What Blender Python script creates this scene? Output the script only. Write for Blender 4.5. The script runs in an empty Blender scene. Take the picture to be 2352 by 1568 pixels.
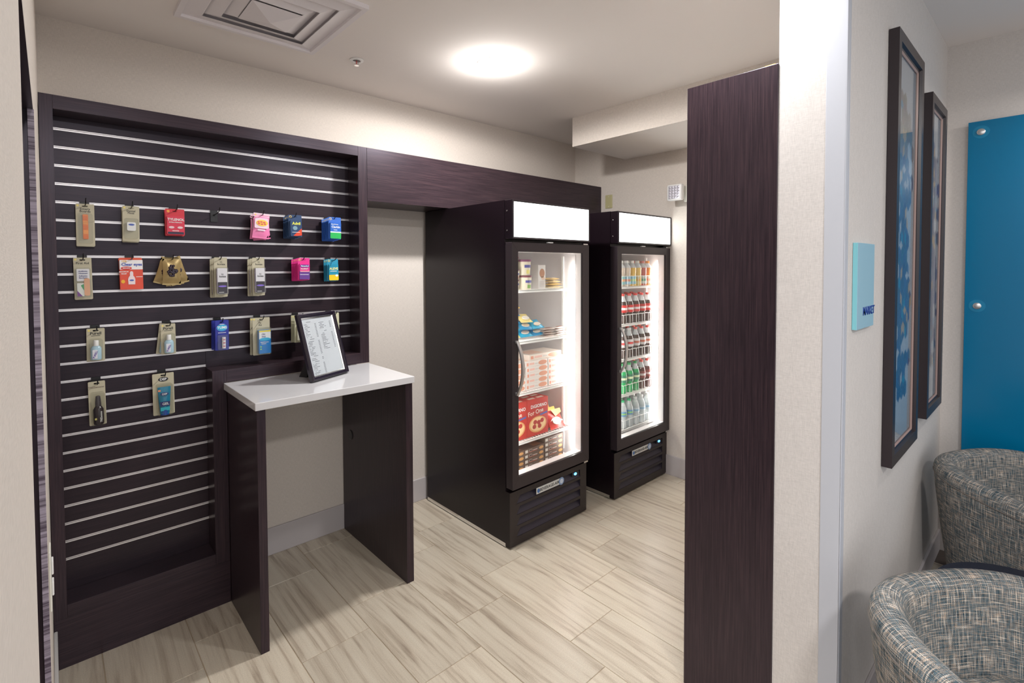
import bpy, bmesh, math, random
from mathutils import Vector, Matrix
random.seed(7)
S = bpy.context.scene
COL = S.collection
PI = math.pi

# ------------------------------------------------------------------ camera, world, lights, exposure
cd = bpy.data.cameras.new('camera'); cam = bpy.data.objects.new('camera', cd); COL.objects.link(cam)
fw = Vector((0.66645766, 0.74497126, -0.02918931)); up = Vector((0.02269737, 0.01885947, 0.99956448))
rt = fw.cross(up).normalized(); up = rt.cross(fw).normalized()
cam.matrix_world = Matrix(((rt.x, up.x, -fw.x, 0.02034), (rt.y, up.y, -fw.y, -2.98536), (rt.z, up.z, -fw.z, 1.63186), (0, 0, 0, 1)))
cd.sensor_width = 36; cd.lens = 1155.39 / 2352 * 36; cd.shift_x = 28.30 / 2352; cd.shift_y = -136.05 / 2352
cd.clip_start = 0.02; cd.clip_end = 60
S.camera = cam
w = bpy.data.worlds.new('world'); S.world = w; w.use_nodes = True
w.node_tree.nodes['Background'].inputs[0].default_value = (0.97, 0.98, 1.0, 1)
w.node_tree.nodes['Background'].inputs[1].default_value = 0.70
S.view_settings.view_transform = 'Standard'; S.view_settings.look = 'None'; S.view_settings.gamma = 1
S.view_settings.use_curve_mapping = False
S.view_settings.exposure = 0.64

def lamp(name, loc, energy, size, color=(1, 1, 1), rot=(0, 0, 0), kind='AREA', sy=None, spread=None, blend=None, angle=None):
    l = bpy.data.lights.new(name, kind); o = bpy.data.objects.new(name, l); COL.objects.link(o)
    l.energy = energy; l.color = color; o.location = loc; o.rotation_euler = rot
    if kind == 'AREA':
        l.shape = 'DISK' if sy is None else 'RECTANGLE'; l.size = size
        if sy: l.size_y = sy
        if spread: l.spread = spread
    else:
        l.shadow_soft_size = size
        if angle: l.spot_size = angle; l.spot_blend = blend
    return o
ZC = 2.7387        # market ceiling
ZL = 2.853          # lobby ceiling
DL = [(1.8315, -0.9096), (1.64, -2.15)]
for i, (x, y) in enumerate(DL):
    lamp('downlight_lamp', (x, y, ZC - 0.035), (15.5, 8)[i], 0.12, (0.97, 0.98, 1.0))
    if i == 0: lamp('downlight_spill', (x, y, ZC - 0.03), 24, 0.05, (1.0, 0.95, 0.90), kind='SPOT', blend=0.15, angle=math.radians(178)); lamp('downlight_spill', (x, y, ZC - 0.12), 3.2, 0.05, (1.0, 0.97, 0.94), kind='POINT')   # sideways spill of the bulging lens
# unseen lobby lights without fixtures (behind and beside the camera)
lamp('unseen_lobby_light', (0.3, -4.3, ZL - 0.02), 36, 0.30, (1.0, 0.98, 0.97))  # added fill for the market floor and back wall
lamp('unseen_lobby_light', (3.45, -3.35, ZL - 0.3), 5, 0.16, (1.0, 0.95, 0.90))
lamp('unseen_lobby_light', (-0.9, -3.4, ZL - 0.02), 42, 0.30, (0.95, 0.97, 1.0))  # added to brighten the free end of the partition

# ------------------------------------------------------------------ materials
def mat(name, color, rough=0.5, metal=0.0, emit=None, es=1.0, spec=0.5, alpha=1.0, coat=0.0, trans=0.0):
    m = bpy.data.materials.new(name); m.use_nodes = True
    b = m.node_tree.nodes['Principled BSDF']
    c = tuple(color) + (1,)
    b.inputs['Base Color'].default_value = c; b.inputs['Roughness'].default_value = rough; b.inputs['Metallic'].default_value = metal
    b.inputs['Specular IOR Level'].default_value = spec; b.inputs['Alpha'].default_value = alpha
    b.inputs['Coat Weight'].default_value = coat; b.inputs['Transmission Weight'].default_value = trans
    if emit: b.inputs['Emission Color'].default_value = tuple(emit) + (1,); b.inputs['Emission Strength'].default_value = es
    # faint procedural variation
    return m
def nd(m, t, **k):
    n = m.node_tree.nodes.new(t)
    for a, v in k.items():
        if a.startswith('i_'): n.inputs[a[2:]].default_value = v
        else: setattr(n, a, v)
    return n
def lk(m, a, b): m.node_tree.links.new(a, b)
def ramp(m, stops, interp='LINEAR'):
    r = m.node_tree.nodes.new('ShaderNodeValToRGB'); e = r.color_ramp; e.interpolation = interp
    while len(e.elements) < len(stops): e.elements.new(0.5)
    for el, (p, c) in zip(e.elements, stops): el.position = p; el.color = tuple(c) + (1,)
    return r
def mapped(m, scale, coord='Object', rnd=0.0):
    tc = nd(m, 'ShaderNodeTexCoord'); mp = nd(m, 'ShaderNodeMapping'); mp.inputs['Scale'].default_value = scale
    if rnd:
        oi = nd(m, 'ShaderNodeObjectInfo'); mu = nd(m, 'ShaderNodeVectorMath', operation='SCALE'); cb = nd(m, 'ShaderNodeCombineXYZ')
        m2 = nd(m, 'ShaderNodeMath', operation='MULTIPLY'); m2.inputs[1].default_value = rnd
        lk(m, oi.outputs['Random'], m2.inputs[0])
        for i in range(3): lk(m, m2.outputs[0], cb.inputs[i])
        ad = nd(m, 'ShaderNodeVectorMath', operation='ADD'); lk(m, tc.outputs[coord], ad.inputs[0]); lk(m, cb.outputs[0], ad.inputs[1])
        lk(m, ad.outputs[0], mp.inputs['Vector'])
    else: lk(m, tc.outputs[coord], mp.inputs['Vector'])
    return mp
def bump(m, h, strength, dist=0.001):
    b = nd(m, 'ShaderNodeBump'); b.inputs['Strength'].default_value = strength; b.inputs['Distance'].default_value = dist
    lk(m, h, b.inputs['Height']); lk(m, b.outputs[0], m.node_tree.nodes['Principled BSDF'].inputs['Normal'])
def base(m, out): lk(m, out, m.node_tree.nodes['Principled BSDF'].inputs['Base Color'])

def wallpaper(name, c):
    m = mat(name, c, 0.85, spec=0.2)
    a = nd(m, 'ShaderNodeTexNoise', i_Scale=1.0, i_Detail=3.0); lk(m, mapped(m, (900, 900, 60)).outputs[0], a.inputs['Vector'])
    b = nd(m, 'ShaderNodeTexNoise', i_Scale=1.0, i_Detail=3.0); lk(m, mapped(m, (60, 60, 900)).outputs[0], b.inputs['Vector'])
    ad = nd(m, 'ShaderNodeMath', operation='ADD'); lk(m, a.outputs[0], ad.inputs[0]); lk(m, b.outputs[0], ad.inputs[1])
    h = nd(m, 'ShaderNodeMath', operation='MULTIPLY'); h.inputs[1].default_value = 0.5; lk(m, ad.outputs[0], h.inputs[0])
    r = ramp(m, [(0.35, [v * 0.86 for v in c]), (0.65, [min(1, v * 1.10) for v in c])]); lk(m, h.outputs[0], r.inputs[0]); base(m, r.outputs[0])
    bump(m, h.outputs[0], 0.25, 0.0006)
    return m
def laminate(name, scale, c=(0.0285, 0.0175, 0.0215), k=1.0, rough=0.30):
    m = mat(name, c, rough, spec=0.42)
    a = nd(m, 'ShaderNodeTexNoise', i_Scale=1.0, i_Detail=4.0, i_Roughness=0.6); lk(m, mapped(m, scale).outputs[0], a.inputs['Vector'])
    r = ramp(m, [(0.32, [v * 0.62 for v in c]), (0.5, c), (0.72, (c[0] * 1.75, c[1] * 1.65, c[2] * 1.5))]); lk(m, a.outputs[0], r.inputs[0]); base(m, r.outputs[0])
    bump(m, a.outputs[0], 0.12, 0.0004)
    m.node_tree.nodes['Principled BSDF'].inputs['Specular Tint'].default_value = (0.90, 0.84, 1.0, 1)  # violet sheen of cool lamplight put into the reflection colour
    return m
M = {}
M['wall'] = wallpaper('linen_wallpaper', (0.67, 0.605, 0.545))
M['wall_lobby'] = wallpaper('lobby_wallpaper', (0.66, 0.615, 0.58))
M['ceil'] = mat('ceiling_paint', (0.88, 0.83, 0.795), 0.9, spec=0.15)
M['soffit_under'] = M['ceil']
M['basebd'] = mat('baseboard_vinyl', (0.50, 0.46, 0.46), 0.5)
M['lamV'] = laminate('dark_laminate_vertical', (260, 260, 6))
M['lamH'] = laminate('dark_laminate_horizontal', (6, 260, 260))
M['slat'] = laminate('slat_laminate', (5, 200, 260), (0.0165, 0.0095, 0.0120), rough=0.33)
M['quartz'] = mat('white_quartz', (0.70, 0.69, 0.70), 0.14, spec=0.6, coat=0.4)
M['alu'] = mat('aluminium_insert', (0.78, 0.75, 0.76), 0.34, 0.75)
M['chrome'] = mat('chrome', (0.75, 0.75, 0.75), 0.15, 1.0)
M['brushed'] = mat('brushed_handle', (0.62, 0.60, 0.59), 0.32, 0.9)
M['black'] = mat('black_plastic', (0.012, 0.011, 0.013), 0.35)
M['fr_body'] = mat('fridge_dark_steel', (0.0085, 0.0045, 0.0068), 0.30, 0.0, spec=0.30)
M['fr_door'] = mat('fridge_door_frame', (0.030, 0.021, 0.025), 0.38, 0.1)
M['fr_grille'] = mat('fridge_grille', (0.020, 0.013, 0.014), 0.42, 0.1)
M['fr_louvre'] = mat('fridge_louvre', (0.035, 0.029, 0.045), 0.40, 0.2)  # lighter and bluer than the grille: light on the upward faces put into colour
M['liner'] = mat('white_liner', (0.74, 0.70, 0.70), 0.45)
M['wire'] = mat('white_wire', (0.88, 0.87, 0.85), 0.35)
M['signlit'] = mat('sign_lightbox', (0.9, 0.95, 0.97), 0.25, emit=(0.93, 1.0, 1.0), es=2.0)
M['tube'] = mat('light_tube', (1, 1, 1), 0.4, emit=(1.0, 0.97, 0.94), es=15.0)
M['lens'] = mat('downlight_lens', (1, 1, 1), 0.4, emit=(1.0, 1.0, 1.0), es=28.0)
M['white'] = mat('white_enamel', (0.80, 0.79, 0.78), 0.35)
M['vent'] = mat('vent_enamel', (0.82, 0.78, 0.80), 0.45)
M['cream'] = mat('cream_plastic', (0.50, 0.45, 0.24), 0.4)
M['offwhite'] = mat('off_white_plastic', (0.72, 0.71, 0.64), 0.4)
M['guard'] = mat('corner_guard_paint', (0.52, 0.53, 0.57), 0.55, spec=0.35)
M['guard_side'] = M['guard']
M['grout'] = mat('grout', (0.42, 0.33, 0.23), 0.9)
M['carpet'] = mat('lobby_carpet', (0.10, 0.08, 0.07), 0.95)
M['frame_blk'] = mat('art_frame_black', (0.022, 0.014, 0.017), 0.32)
M['matboard'] = mat('mat_board', (0.56, 0.60, 0.70), 0.8)
M['fillet'] = mat('bevel_fillet', (0.36, 0.24, 0.21), 0.5)
M['navy'] = mat('navy_table_top', (0.012, 0.016, 0.03), 0.25)
M['wood_leg'] = mat('dark_wood_leg', (0.04, 0.022, 0.015), 0.4)
M['paper'] = mat('menu_paper', (0.60, 0.61, 0.66), 0.6)
M['print'] = mat('menu_print', (0.16, 0.16, 0.19), 0.7)
M['silver'] = mat('silver_lip', (0.8, 0.78, 0.75), 0.2, 0.95)
M['purple_blk'] = mat('photo_frame_lacquer', (0.016, 0.011, 0.022), 0.22, coat=0.5)
M['blueled'] = mat('blue_display', (0.1, 0.3, 0.9), 0.4, emit=(0.05, 0.35, 1.0), es=6)
def tile_mat():
    m = mat('veined_porcelain', (0.5, 0.44, 0.36), 0.33, spec=0.5)
    mp = mapped(m, (34, 1.3, 1), rnd=37.0)
    ds = nd(m, 'ShaderNodeTexNoise', i_Scale=0.8, i_Detail=2.0); lk(m, mapped(m, (3, 1.4, 1), rnd=11.0).outputs[0], ds.inputs['Vector'])
    sc = nd(m, 'ShaderNodeVectorMath', operation='SCALE'); sc.inputs['Scale'].default_value = 1.7; lk(m, ds.outputs['Color'], sc.inputs[0])
    ad = nd(m, 'ShaderNodeVectorMath', operation='ADD'); lk(m, mp.outputs[0], ad.inputs[0]); lk(m, sc.outputs[0], ad.inputs[1])
    a = nd(m, 'ShaderNodeTexNoise', i_Scale=1.0, i_Detail=6.0, i_Roughness=0.62); lk(m, ad.outputs[0], a.inputs['Vector'])
    r = ramp(m, [(0.27, (0.26, 0.205, 0.155)), (0.40, (0.43, 0.36, 0.28)), (0.50, (0.54, 0.47, 0.375)), (0.68, (0.59, 0.525, 0.425))])
    lk(m, a.outputs[0], r.inputs[0])
    n2 = nd(m, 'ShaderNodeTexNoise', i_Scale=240.0, i_Detail=2.0); tc = nd(m, 'ShaderNodeTexCoord'); lk(m, tc.outputs['Object'], n2.inputs['Vector'])
    r2 = ramp(m, [(0.3, (0.86, 0.86, 0.86)), (0.6, (1, 1, 1))]); lk(m, n2.outputs[0], r2.inputs[0])
    mx = nd(m, 'ShaderNodeMixRGB', blend_type='MULTIPLY'); mx.inputs[0].default_value = 1; lk(m, r.outputs[0], mx.inputs[1]); lk(m, r2.outputs[0], mx.inputs[2])
    oi = nd(m, 'ShaderNodeObjectInfo'); r3 = ramp(m, [(0, (0.98, 0.98, 0.975)), (1, (1.15, 1.15, 1.14))]); lk(m, oi.outputs['Random'], r3.inputs[0])
    m3 = nd(m, 'ShaderNodeMixRGB', blend_type='MULTIPLY'); m3.inputs[0].default_value = 1; lk(m, mx.outputs[0], m3.inputs[1]); lk(m, r3.outputs[0], m3.inputs[2])
    base(m, m3.outputs[0])
    bump(m, a.outputs[0], 0.08, 0.0008)
    return m
M['tile'] = tile_mat()
def thin_glass(name, tint, refl=0.10, rough=0.02):
    m = bpy.data.materials.new(name); m.use_nodes = True; t = m.node_tree; t.nodes.clear()
    o = t.nodes.new('ShaderNodeOutputMaterial'); mx = t.nodes.new('ShaderNodeMixShader'); a = t.nodes.new('ShaderNodeBsdfTransparent'); g = t.nodes.new('ShaderNodeBsdfGlossy')
    lw = t.nodes.new('ShaderNodeLayerWeight'); lw.inputs[0].default_value = 0.5
    pw = t.nodes.new('ShaderNodeMath'); pw.operation = 'POWER'; pw.inputs[1].default_value = 5.0; t.links.new(lw.outputs['Facing'], pw.inputs[0])
    f = t.nodes.new('ShaderNodeMath'); f.operation = 'MULTIPLY_ADD'; f.inputs[1].default_value = 0.85; f.inputs[2].default_value = 0.035; t.links.new(pw.outputs[0], f.inputs[0])
    a.inputs[0].default_value = tuple(tint) + (1,); g.inputs['Roughness'].default_value = rough; g.inputs['Color'].default_value = (0.9, 0.9, 0.9, 1)
    t.links.new(f.outputs[0], mx.inputs[0]); t.links.new(a.outputs[0], mx.inputs[1]); t.links.new(g.outputs[0], mx.inputs[2]); t.links.new(mx.outputs[0], o.inputs[0])
    return m
M['glass'] = thin_glass('clear_glass', (0.96, 0.97, 0.96))
M['blister'] = thin_glass('clear_blister', (0.93, 0.93, 0.91), rough=0.12)
M['clearbottle'] = mat('clear_bottle', (0.80, 0.84, 0.86), 0.12, alpha=0.62, spec=0.7)
M['washer'] = mat('washer', (0.0, 0.20, 0.38), 0.25)
def blue_glass():
    m = mat('blue_back_painted_glass', (0.0, 0.155, 0.32), 0.18, spec=0.35)
    return m
M['blueglass'] = blue_glass()
M['signglass'] = mat('pale_aqua_acrylic', (0.46, 0.68, 0.76), 0.18, coat=0.4)
M['signedge'] = mat('aqua_acrylic_edge', (0.22, 0.56, 0.62), 0.25)
M['signtext'] = mat('cobalt_letters', (0.015, 0.04, 0.26), 0.4)
def tweed():
    m = mat('woven_tweed', (0.3, 0.28, 0.26), 0.9, spec=0.15)
    uv = nd(m, 'ShaderNodeUVMap')
    outs = []
    for sc in ((330, 16, 1), (16, 330, 1)):
        mp = nd(m, 'ShaderNodeMapping'); mp.inputs['Scale'].default_value = sc; lk(m, uv.outputs[0], mp.inputs['Vector'])
        n = nd(m, 'ShaderNodeTexNoise', i_Scale=1.0, i_Detail=2.0, i_Roughness=0.55); lk(m, mp.outputs[0], n.inputs['Vector']); outs.append(n)
    cols = [(0.33, (0.010, 0.012, 0.018)), (0.41, (0.055, 0.12, 0.155)), (0.47, (0.13, 0.090, 0.062)), (0.52, (0.12, 0.21, 0.26)), (0.57, (0.36, 0.24, 0.155)), (0.66, (0.72, 0.66, 0.58))]
    rr = []
    for n in outs:
        r = ramp(m, cols); lk(m, n.outputs[0], r.inputs[0]); rr.append(r)
    ck = nd(m, 'ShaderNodeTexChecker', i_Scale=430.0); lk(m, uv.outputs[0], ck.inputs['Vector'])
    mx = nd(m, 'ShaderNodeMixRGB'); lk(m, ck.outputs['Fac'], mx.inputs[0]); lk(m, rr[0].outputs[0], mx.inputs[1]); lk(m, rr[1].outputs[0], mx.inputs[2])
    m2 = nd(m, 'ShaderNodeMixRGB'); m2.inputs[0].default_value = 0.35
    m3 = nd(m, 'ShaderNodeMixRGB'); m3.inputs[0].default_value = 0.5; lk(m, rr[0].outputs[0], m3.inputs[1]); lk(m, rr[1].outputs[0], m3.inputs[2])
    lk(m, mx.outputs[0], m2.inputs[1]); lk(m, m3.outputs[0], m2.inputs[2])
    base(m, m2.outputs[0])
    bump(m, ck.outputs['Fac'], 0.35, 0.0012)
    return m
M['tweed'] = tweed()
def stripes():
    m = mat('striped_veneer_edge', (0.3, 0.25, 0.3), 0.6)
    n = nd(m, 'ShaderNodeTexNoise', i_Scale=1.0, i_Detail=3.0, i_Roughness=0.8); lk(m, mapped(m, (1, 1, 90)).outputs[0], n.inputs['Vector'])
    r = ramp(m, [(0.38, (0.10, 0.07, 0.10)), (0.5, (0.30, 0.25, 0.30)), (0.62, (0.45, 0.38, 0.46))]); lk(m, n.outputs[0], r.inputs[0]); base(m, r.outputs[0])
    return m
M['stripes'] = stripes()
def vcol(name, rough=0.7):
    m = mat(name, (1, 1, 1), rough); a = nd(m, 'ShaderNodeVertexColor'); a.layer_name = 'col'; base(m, a.outputs[0]); return m
M['artprint'] = vcol('art_print', 0.6)
CM = {}
def cm(c, rough=0.38, **k):
    key = (tuple(round(v, 3) for v in c), rough, tuple(k.items()))
    if key not in CM: CM[key] = mat('printed_colour', c, rough, **k)
    return CM[key]

# ------------------------------------------------------------------ geometry helpers
def link(name, me, parent=None, loc=(0, 0, 0), rot=(0, 0, 0)):
    o = bpy.data.objects.new(name, me); COL.objects.link(o); o.location = loc; o.rotation_euler = rot
    if parent: o.parent = parent
    return o
def tag(o, label=None, cat=None, group=None, kind=None):
    if label: o['label'] = label
    if cat: o['category'] = cat
    if group: o['group'] = group
    if kind: o['kind'] = kind
    return o
def thing(name, label, cat, loc=(0, 0, 0), rz=0, group=None):
    o = bpy.data.objects.new(name, None); o.empty_display_size = 0.05; COL.objects.link(o); o.location = loc; o.rotation_euler = (0, 0, rz)
    return tag(o, label, cat, group)
def copy_tree(o, parent=None):
    c = o.copy(); COL.objects.link(c); c.parent = parent
    for ch in o.children: copy_tree(ch, c)
    return c
class MB:
    def __init__(s): s.v = []; s.f = []; s.mi = []; s.m = 0
    def add(s, vs, fs):
        n = len(s.v); s.v += [tuple(v) for v in vs]; s.f += [tuple(i + n for i in f) for f in fs]; s.mi += [s.m] * len(fs); return s
    def box(s, x0, x1, y0, y1, z0, z1):
        x0, x1 = sorted((x0, x1)); y0, y1 = sorted((y0, y1)); z0, z1 = sorted((z0, z1))
        return s.add([(x0, y0, z0), (x1, y0, z0), (x1, y1, z0), (x0, y1, z0), (x0, y0, z1), (x1, y0, z1), (x1, y1, z1), (x0, y1, z1)],
              [(0, 3, 2, 1), (4, 5, 6, 7), (0, 1, 5, 4), (1, 2, 6, 5), (2, 3, 7, 6), (3, 0, 4, 7)])
    def lathe(s, prof, n=16, cx=0, cy=0):
        vs = []; fs = []
        for r, z in prof:
            for k in range(n): a = 2 * PI * k / n; vs.append((cx + r * math.cos(a), cy + r * math.sin(a), z))
        for i in range(len(prof) - 1):
            for k in range(n):
                k2 = (k + 1) % n; fs.append((i * n + k, i * n + k2, (i + 1) * n + k2, (i + 1) * n + k))
        fs.append(tuple(range(n))[::-1]); fs.append(tuple((len(prof) - 1) * n + k for k in range(n)))
        return s.add(vs, fs)
    def tube(s, pts, r, n=8):
        pts = [Vector(p) for p in pts]; vs = []; fs = []
        for i, p in enumerate(pts):
            d = (pts[min(i + 1, len(pts) - 1)] - pts[max(i - 1, 0)]).normalized()
            a = d.cross(Vector((0, 0, 1)))
            if a.length < 1e-3: a = d.cross(Vector((1, 0, 0)))
            a.normalize(); b = d.cross(a)
            rr = r[i] if isinstance(r, (list, tuple)) else r
            for k in range(n): t = 2 * PI * k / n; vs.append(p + a * rr * math.cos(t) + b * rr * math.sin(t))
        for i in range(len(pts) - 1):
            for k in range(n): k2 = (k + 1) % n; fs.append((i * n + k, i * n + k2, (i + 1) * n + k2, (i + 1) * n + k))
        fs.append(tuple(range(n))[::-1]); fs.append(tuple((len(pts) - 1) * n + k for k in range(n)))
        return s.add(vs, fs)
    def build(s, name, m, parent=None, loc=(0, 0, 0), rot=(0, 0, 0), bevel=0, seg=2, smooth=False, fixn=False):
        me = bpy.data.meshes.new(name); me.from_pydata(s.v, [], s.f)
        ms = m if isinstance(m, (list, tuple)) else [m]
        for q in ms: me.materials.append(q)
        if len(ms) > 1: me.polygons.foreach_set('material_index', s.mi)
        bm = bmesh.new(); bm.from_mesh(me); bmesh.ops.recalc_face_normals(bm, faces=bm.faces)
        if bevel:
            bmesh.ops.remove_doubles(bm, verts=bm.verts, dist=1e-6)
            bmesh.ops.bevel(bm, geom=[e for e in bm.edges if e.is_manifold and e.calc_face_angle(0) > 0.4], offset=bevel, segments=seg, affect='EDGES', profile=0.5, clamp_overlap=True)
        bm.to_mesh(me); bm.free()
        if smooth: me.shade_smooth(); 
        if smooth: 
            try: me.set_sharp_from_angle(angle=math.radians(40))
            except Exception: pass
        me.update()
        return link(name, me, parent, loc, rot)
def boxo(name, m, x0, x1, y0, y1, z0, z1, parent=None, bevel=0, kind=None, loc=(0, 0, 0)):
    o = MB().box(x0, x1, y0, y1, z0, z1).build(name, m, parent, bevel=bevel, loc=loc)
    if kind: o['kind'] = kind
    return o
def rrect(x0, z0, x1, z1, r, n=3):
    pts = []
    for cx, cz, a0 in ((x1 - r, z0 + r, -PI / 2), (x1 - r, z1 - r, 0), (x0 + r, z1 - r, PI / 2), (x0 + r, z0 + r, PI)):
        for k in range(n + 1): a = a0 + PI / 2 * k / n; pts.append((cx + r * math.cos(a), cz + r * math.sin(a)))
    return pts
def ell(cx, cz, rx, rz, n=16): return [(cx + rx * math.cos(2 * PI * k / n), cz + rz * math.sin(2 * PI * k / n)) for k in range(n)]
def plate_mesh(name, outer, holes, y0, y1, m, bevel=0):
    """flat plate in the XZ plane between y0 (front) and y1 (back), with real holes"""
    bm = bmesh.new(); es = []
    for loop in [outer] + holes:
        vs = [bm.verts.new((x, y0, z)) for x, z in loop]
        for i in range(len(vs)): es.append(bm.edges.new((vs[i], vs[(i + 1) % len(vs)])))
    if holes: bmesh.ops.triangle_fill(bm, use_beauty=True, use_dissolve=False, edges=es)
    else: bm.faces.new(bm.verts)
    if y1 != y0:
        r = bmesh.ops.extrude_face_region(bm, geom=list(bm.faces))
        for v in r['geom']:
            if isinstance(v, bmesh.types.BMVert): v.co.y = y1
    bmesh.ops.recalc_face_normals(bm, faces=bm.faces)
    me = bpy.data.meshes.new(name); bm.to_mesh(me); bm.free(); me.materials.append(m); return me
def slab(name, outer, y0, y1, m, parent, holes=[]): return link(name, plate_mesh(name, outer, holes, y0, y1, m), parent)
TC = {}
def text(s, size, m, parent, loc, rot=(PI / 2, 0, 0), ex=0.0002, name='lettering', bold=0.0, align='CENTER', sx=1.0):
    key = (s, size, m.name, bold, ex, align)
    if key not in TC:
        c = bpy.data.curves.new('t', 'FONT'); c.body = s; c.size = size; c.align_x = align; c.align_y = 'CENTER'; c.extrude = ex; c.offset = bold * 0.45; c.resolution_u = 2
        c.materials.append(m)
        o = bpy.data.objects.new('t', c); COL.objects.link(o)
        me = bpy.data.meshes.new_from_object(o.evaluated_get(bpy.context.evaluated_depsgraph_get())); me.name = 'lettering'
        bpy.data.objects.remove(o); bpy.data.curves.remove(c); TC[key] = me
    o = link(name, TC[key], parent, loc, rot)
    if sx != 1.0: o.scale = (sx, 1, 1)
    return o
ORD = ['first', 'second', 'third', 'fourth', 'fifth', 'sixth', 'seventh', 'eighth', 'ninth', 'tenth']

# ------------------------------------------------------------------ the shell
YP0, YP1, XP = -2.535, -2.345, 1.845       # partition faces and its free end
XE = 3.6212; XLB = 3.80
boxo('wall_back', M['wall'], -0.12, XE + 0.12, 0.0, 0.12, 0, ZC + 0.16, kind='structure')
boxo('wall_far', M['wall'], XE, XE + 0.12, YP1, 0.0, 0, ZC + 0.16, kind='structure')
wr = MB().box(XP, XLB + 0.15, YP0, YP1, 0, ZL + 0.1).build('wall_right', M['wall_lobby']); wr['kind'] = 'structure'
boxo('wall_lobby', M['wall_lobby'], XLB, XLB + 0.15, -6.0, YP0, 0, ZL + 0.1, kind='structure')
YD0, YD1, ZD = -2.15, -1.36, 2.01
wl = MB(); wl.box(-0.13, 0, -2.78, YD0, 0, ZL + 0.1); wl.box(-0.13, 0, YD1, 0, 0, ZC + 0.16); wl.box(-0.13, 0, YD0, YD1, ZD, ZC + 0.16)
wl = wl.build('wall_left', M['wall']); wl['kind'] = 'structure'
# market ceiling: only the part over the alcove; the lobby one is higher
boxo('ceiling', M['ceil'], -0.12, XE + 0.12, YP1 - 0.0, 0.12, ZC, ZC + 0.15, kind='structure')
boxo('ceiling', M['ceil'], -0.12, XP, YP0, YP1, ZC, ZC + 0.15, kind='structure')
boxo('ceiling', M['ceil'], -2.6, XLB + 0.15, -6.0, YP0, ZL, ZL + 0.15, kind='structure')
sf = boxo('trim_1', [M['wall']][0], 2.9415, XE, YP1, -0.5387, 2.5265, ZC, kind='structure')
tag(sf, label='boxed wallpapered soffit hanging under the ceiling')
sf.data.materials.append(M['ceil'])
for pl in sf.data.polygons:
    if pl.normal.z < -0.5: pl.material_index = 1
# corner guard on the free end of the partition
g = MB(); g.box(XP - 0.004, XP, YP0 - 0.004, -2.483, 0, ZL); g.box(XP - 0.004, XP + 0.035, YP0 - 0.004, YP0, 0, ZL)
g = g.build('trim_2', M['guard'], bevel=0.0015); g['kind'] = 'structure'
# baseboards
for nm, a in (('baseboard_back', (0.0, XE, -0.012, 0.0)), ('baseboard_far', (XE - 0.012, XE, -2.3, -0.012))):
    o = boxo(nm, M['basebd'], *a[:2], *a[2:], 0.0, 0.155, bevel=0.003, kind='structure')
boxo('baseboard_left', M['white'], 0.0, 0.012, -1.34, -0.2935, 0.0, 0.165, bevel=0.003, kind='structure')
boxo('baseboard_lobby', M['basebd'], XP + 0.04, XLB, YP0 - 0.012, YP0, 0.0, 0.12, bevel=0.003, kind='structure')
# door opening in the left wall: dark head lining, jamb with a striped edge, leaf standing open behind it
dr = MB(); dr.box(-0.13, 0.0, YD1 - 0.003, YD1, 0, ZD); dr.box(-0.13, 0, YD0, YD1, ZD - 0.003, ZD)
dr = dr.build('door_1', M['lamV']); dr['kind'] = 'structure'
boxo('edge_strip', M['stripes'], -0.010, 0.0015, YD1 - 0.012, YD1 - 0.003, 0, ZD - 0.003, parent=dr)
boxo('door_leaf', M['lamV'], -0.075, -0.035, YD0, YD1 - 0.01, 0.01, ZD - 0.01, parent=dr)
# floor with tiles
fl = boxo('floor', M['grout'], -0.13, XE + 0.12, -2.62, 0.12, -0.06, -0.0025, kind='structure')
TX, TW, TL, JT = 1.3722, 0.3055, 0.6110, 0.003
k0 = -5
tcount = 0
tiles = {}
for k in range(k0, 8):
    xa, xb = TX + k * TW, TX + (k + 1) * TW
    if xb < 0.0 or xa > XE: continue
    off = (-1.159 + 0.185 * k)
    n = -8
    j0 = off - math.ceil((off + 2.6) / TL + 1) * TL
    y = j0
    while y < 0:
        ya, yb = max(y, -2.60), min(y + TL, 0.0)
        if yb - ya > 0.02:
            X0, X1 = max(xa, -0.1), min(xb, XE); X0 += JT / 2; X1 -= JT / 2; Y0, Y1 = ya + JT / 2, yb - JT / 2
            key = (round(X1 - X0, 3), round(Y1 - Y0, 3))
            if key not in tiles:
                o = MB().box(-(X1 - X0) / 2, (X1 - X0) / 2, -(Y1 - Y0) / 2, (Y1 - Y0) / 2, -0.010, 0.0).build('tile', M['tile'], fl, bevel=0.0012, seg=1); tiles[key] = o.data
            else: o = link('tile', tiles[key], fl)
            o.location = ((X0 + X1) / 2, (Y0 + Y1) / 2, 0)
            if (k * 7 + int(y * 10)) % 2: o.rotation_euler = (0, 0, PI)
            tcount += 1
        y += TL
boxo('floor', M['carpet'], -2.6, XLB + 0.15, -6.0, -2.62, -0.06, -0.001, kind='structure')
boxo('floor', M['carpet'], XP + 0.0, XLB + 0.15, -2.62, YP0, -0.06, -0.001, kind='structure')

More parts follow.
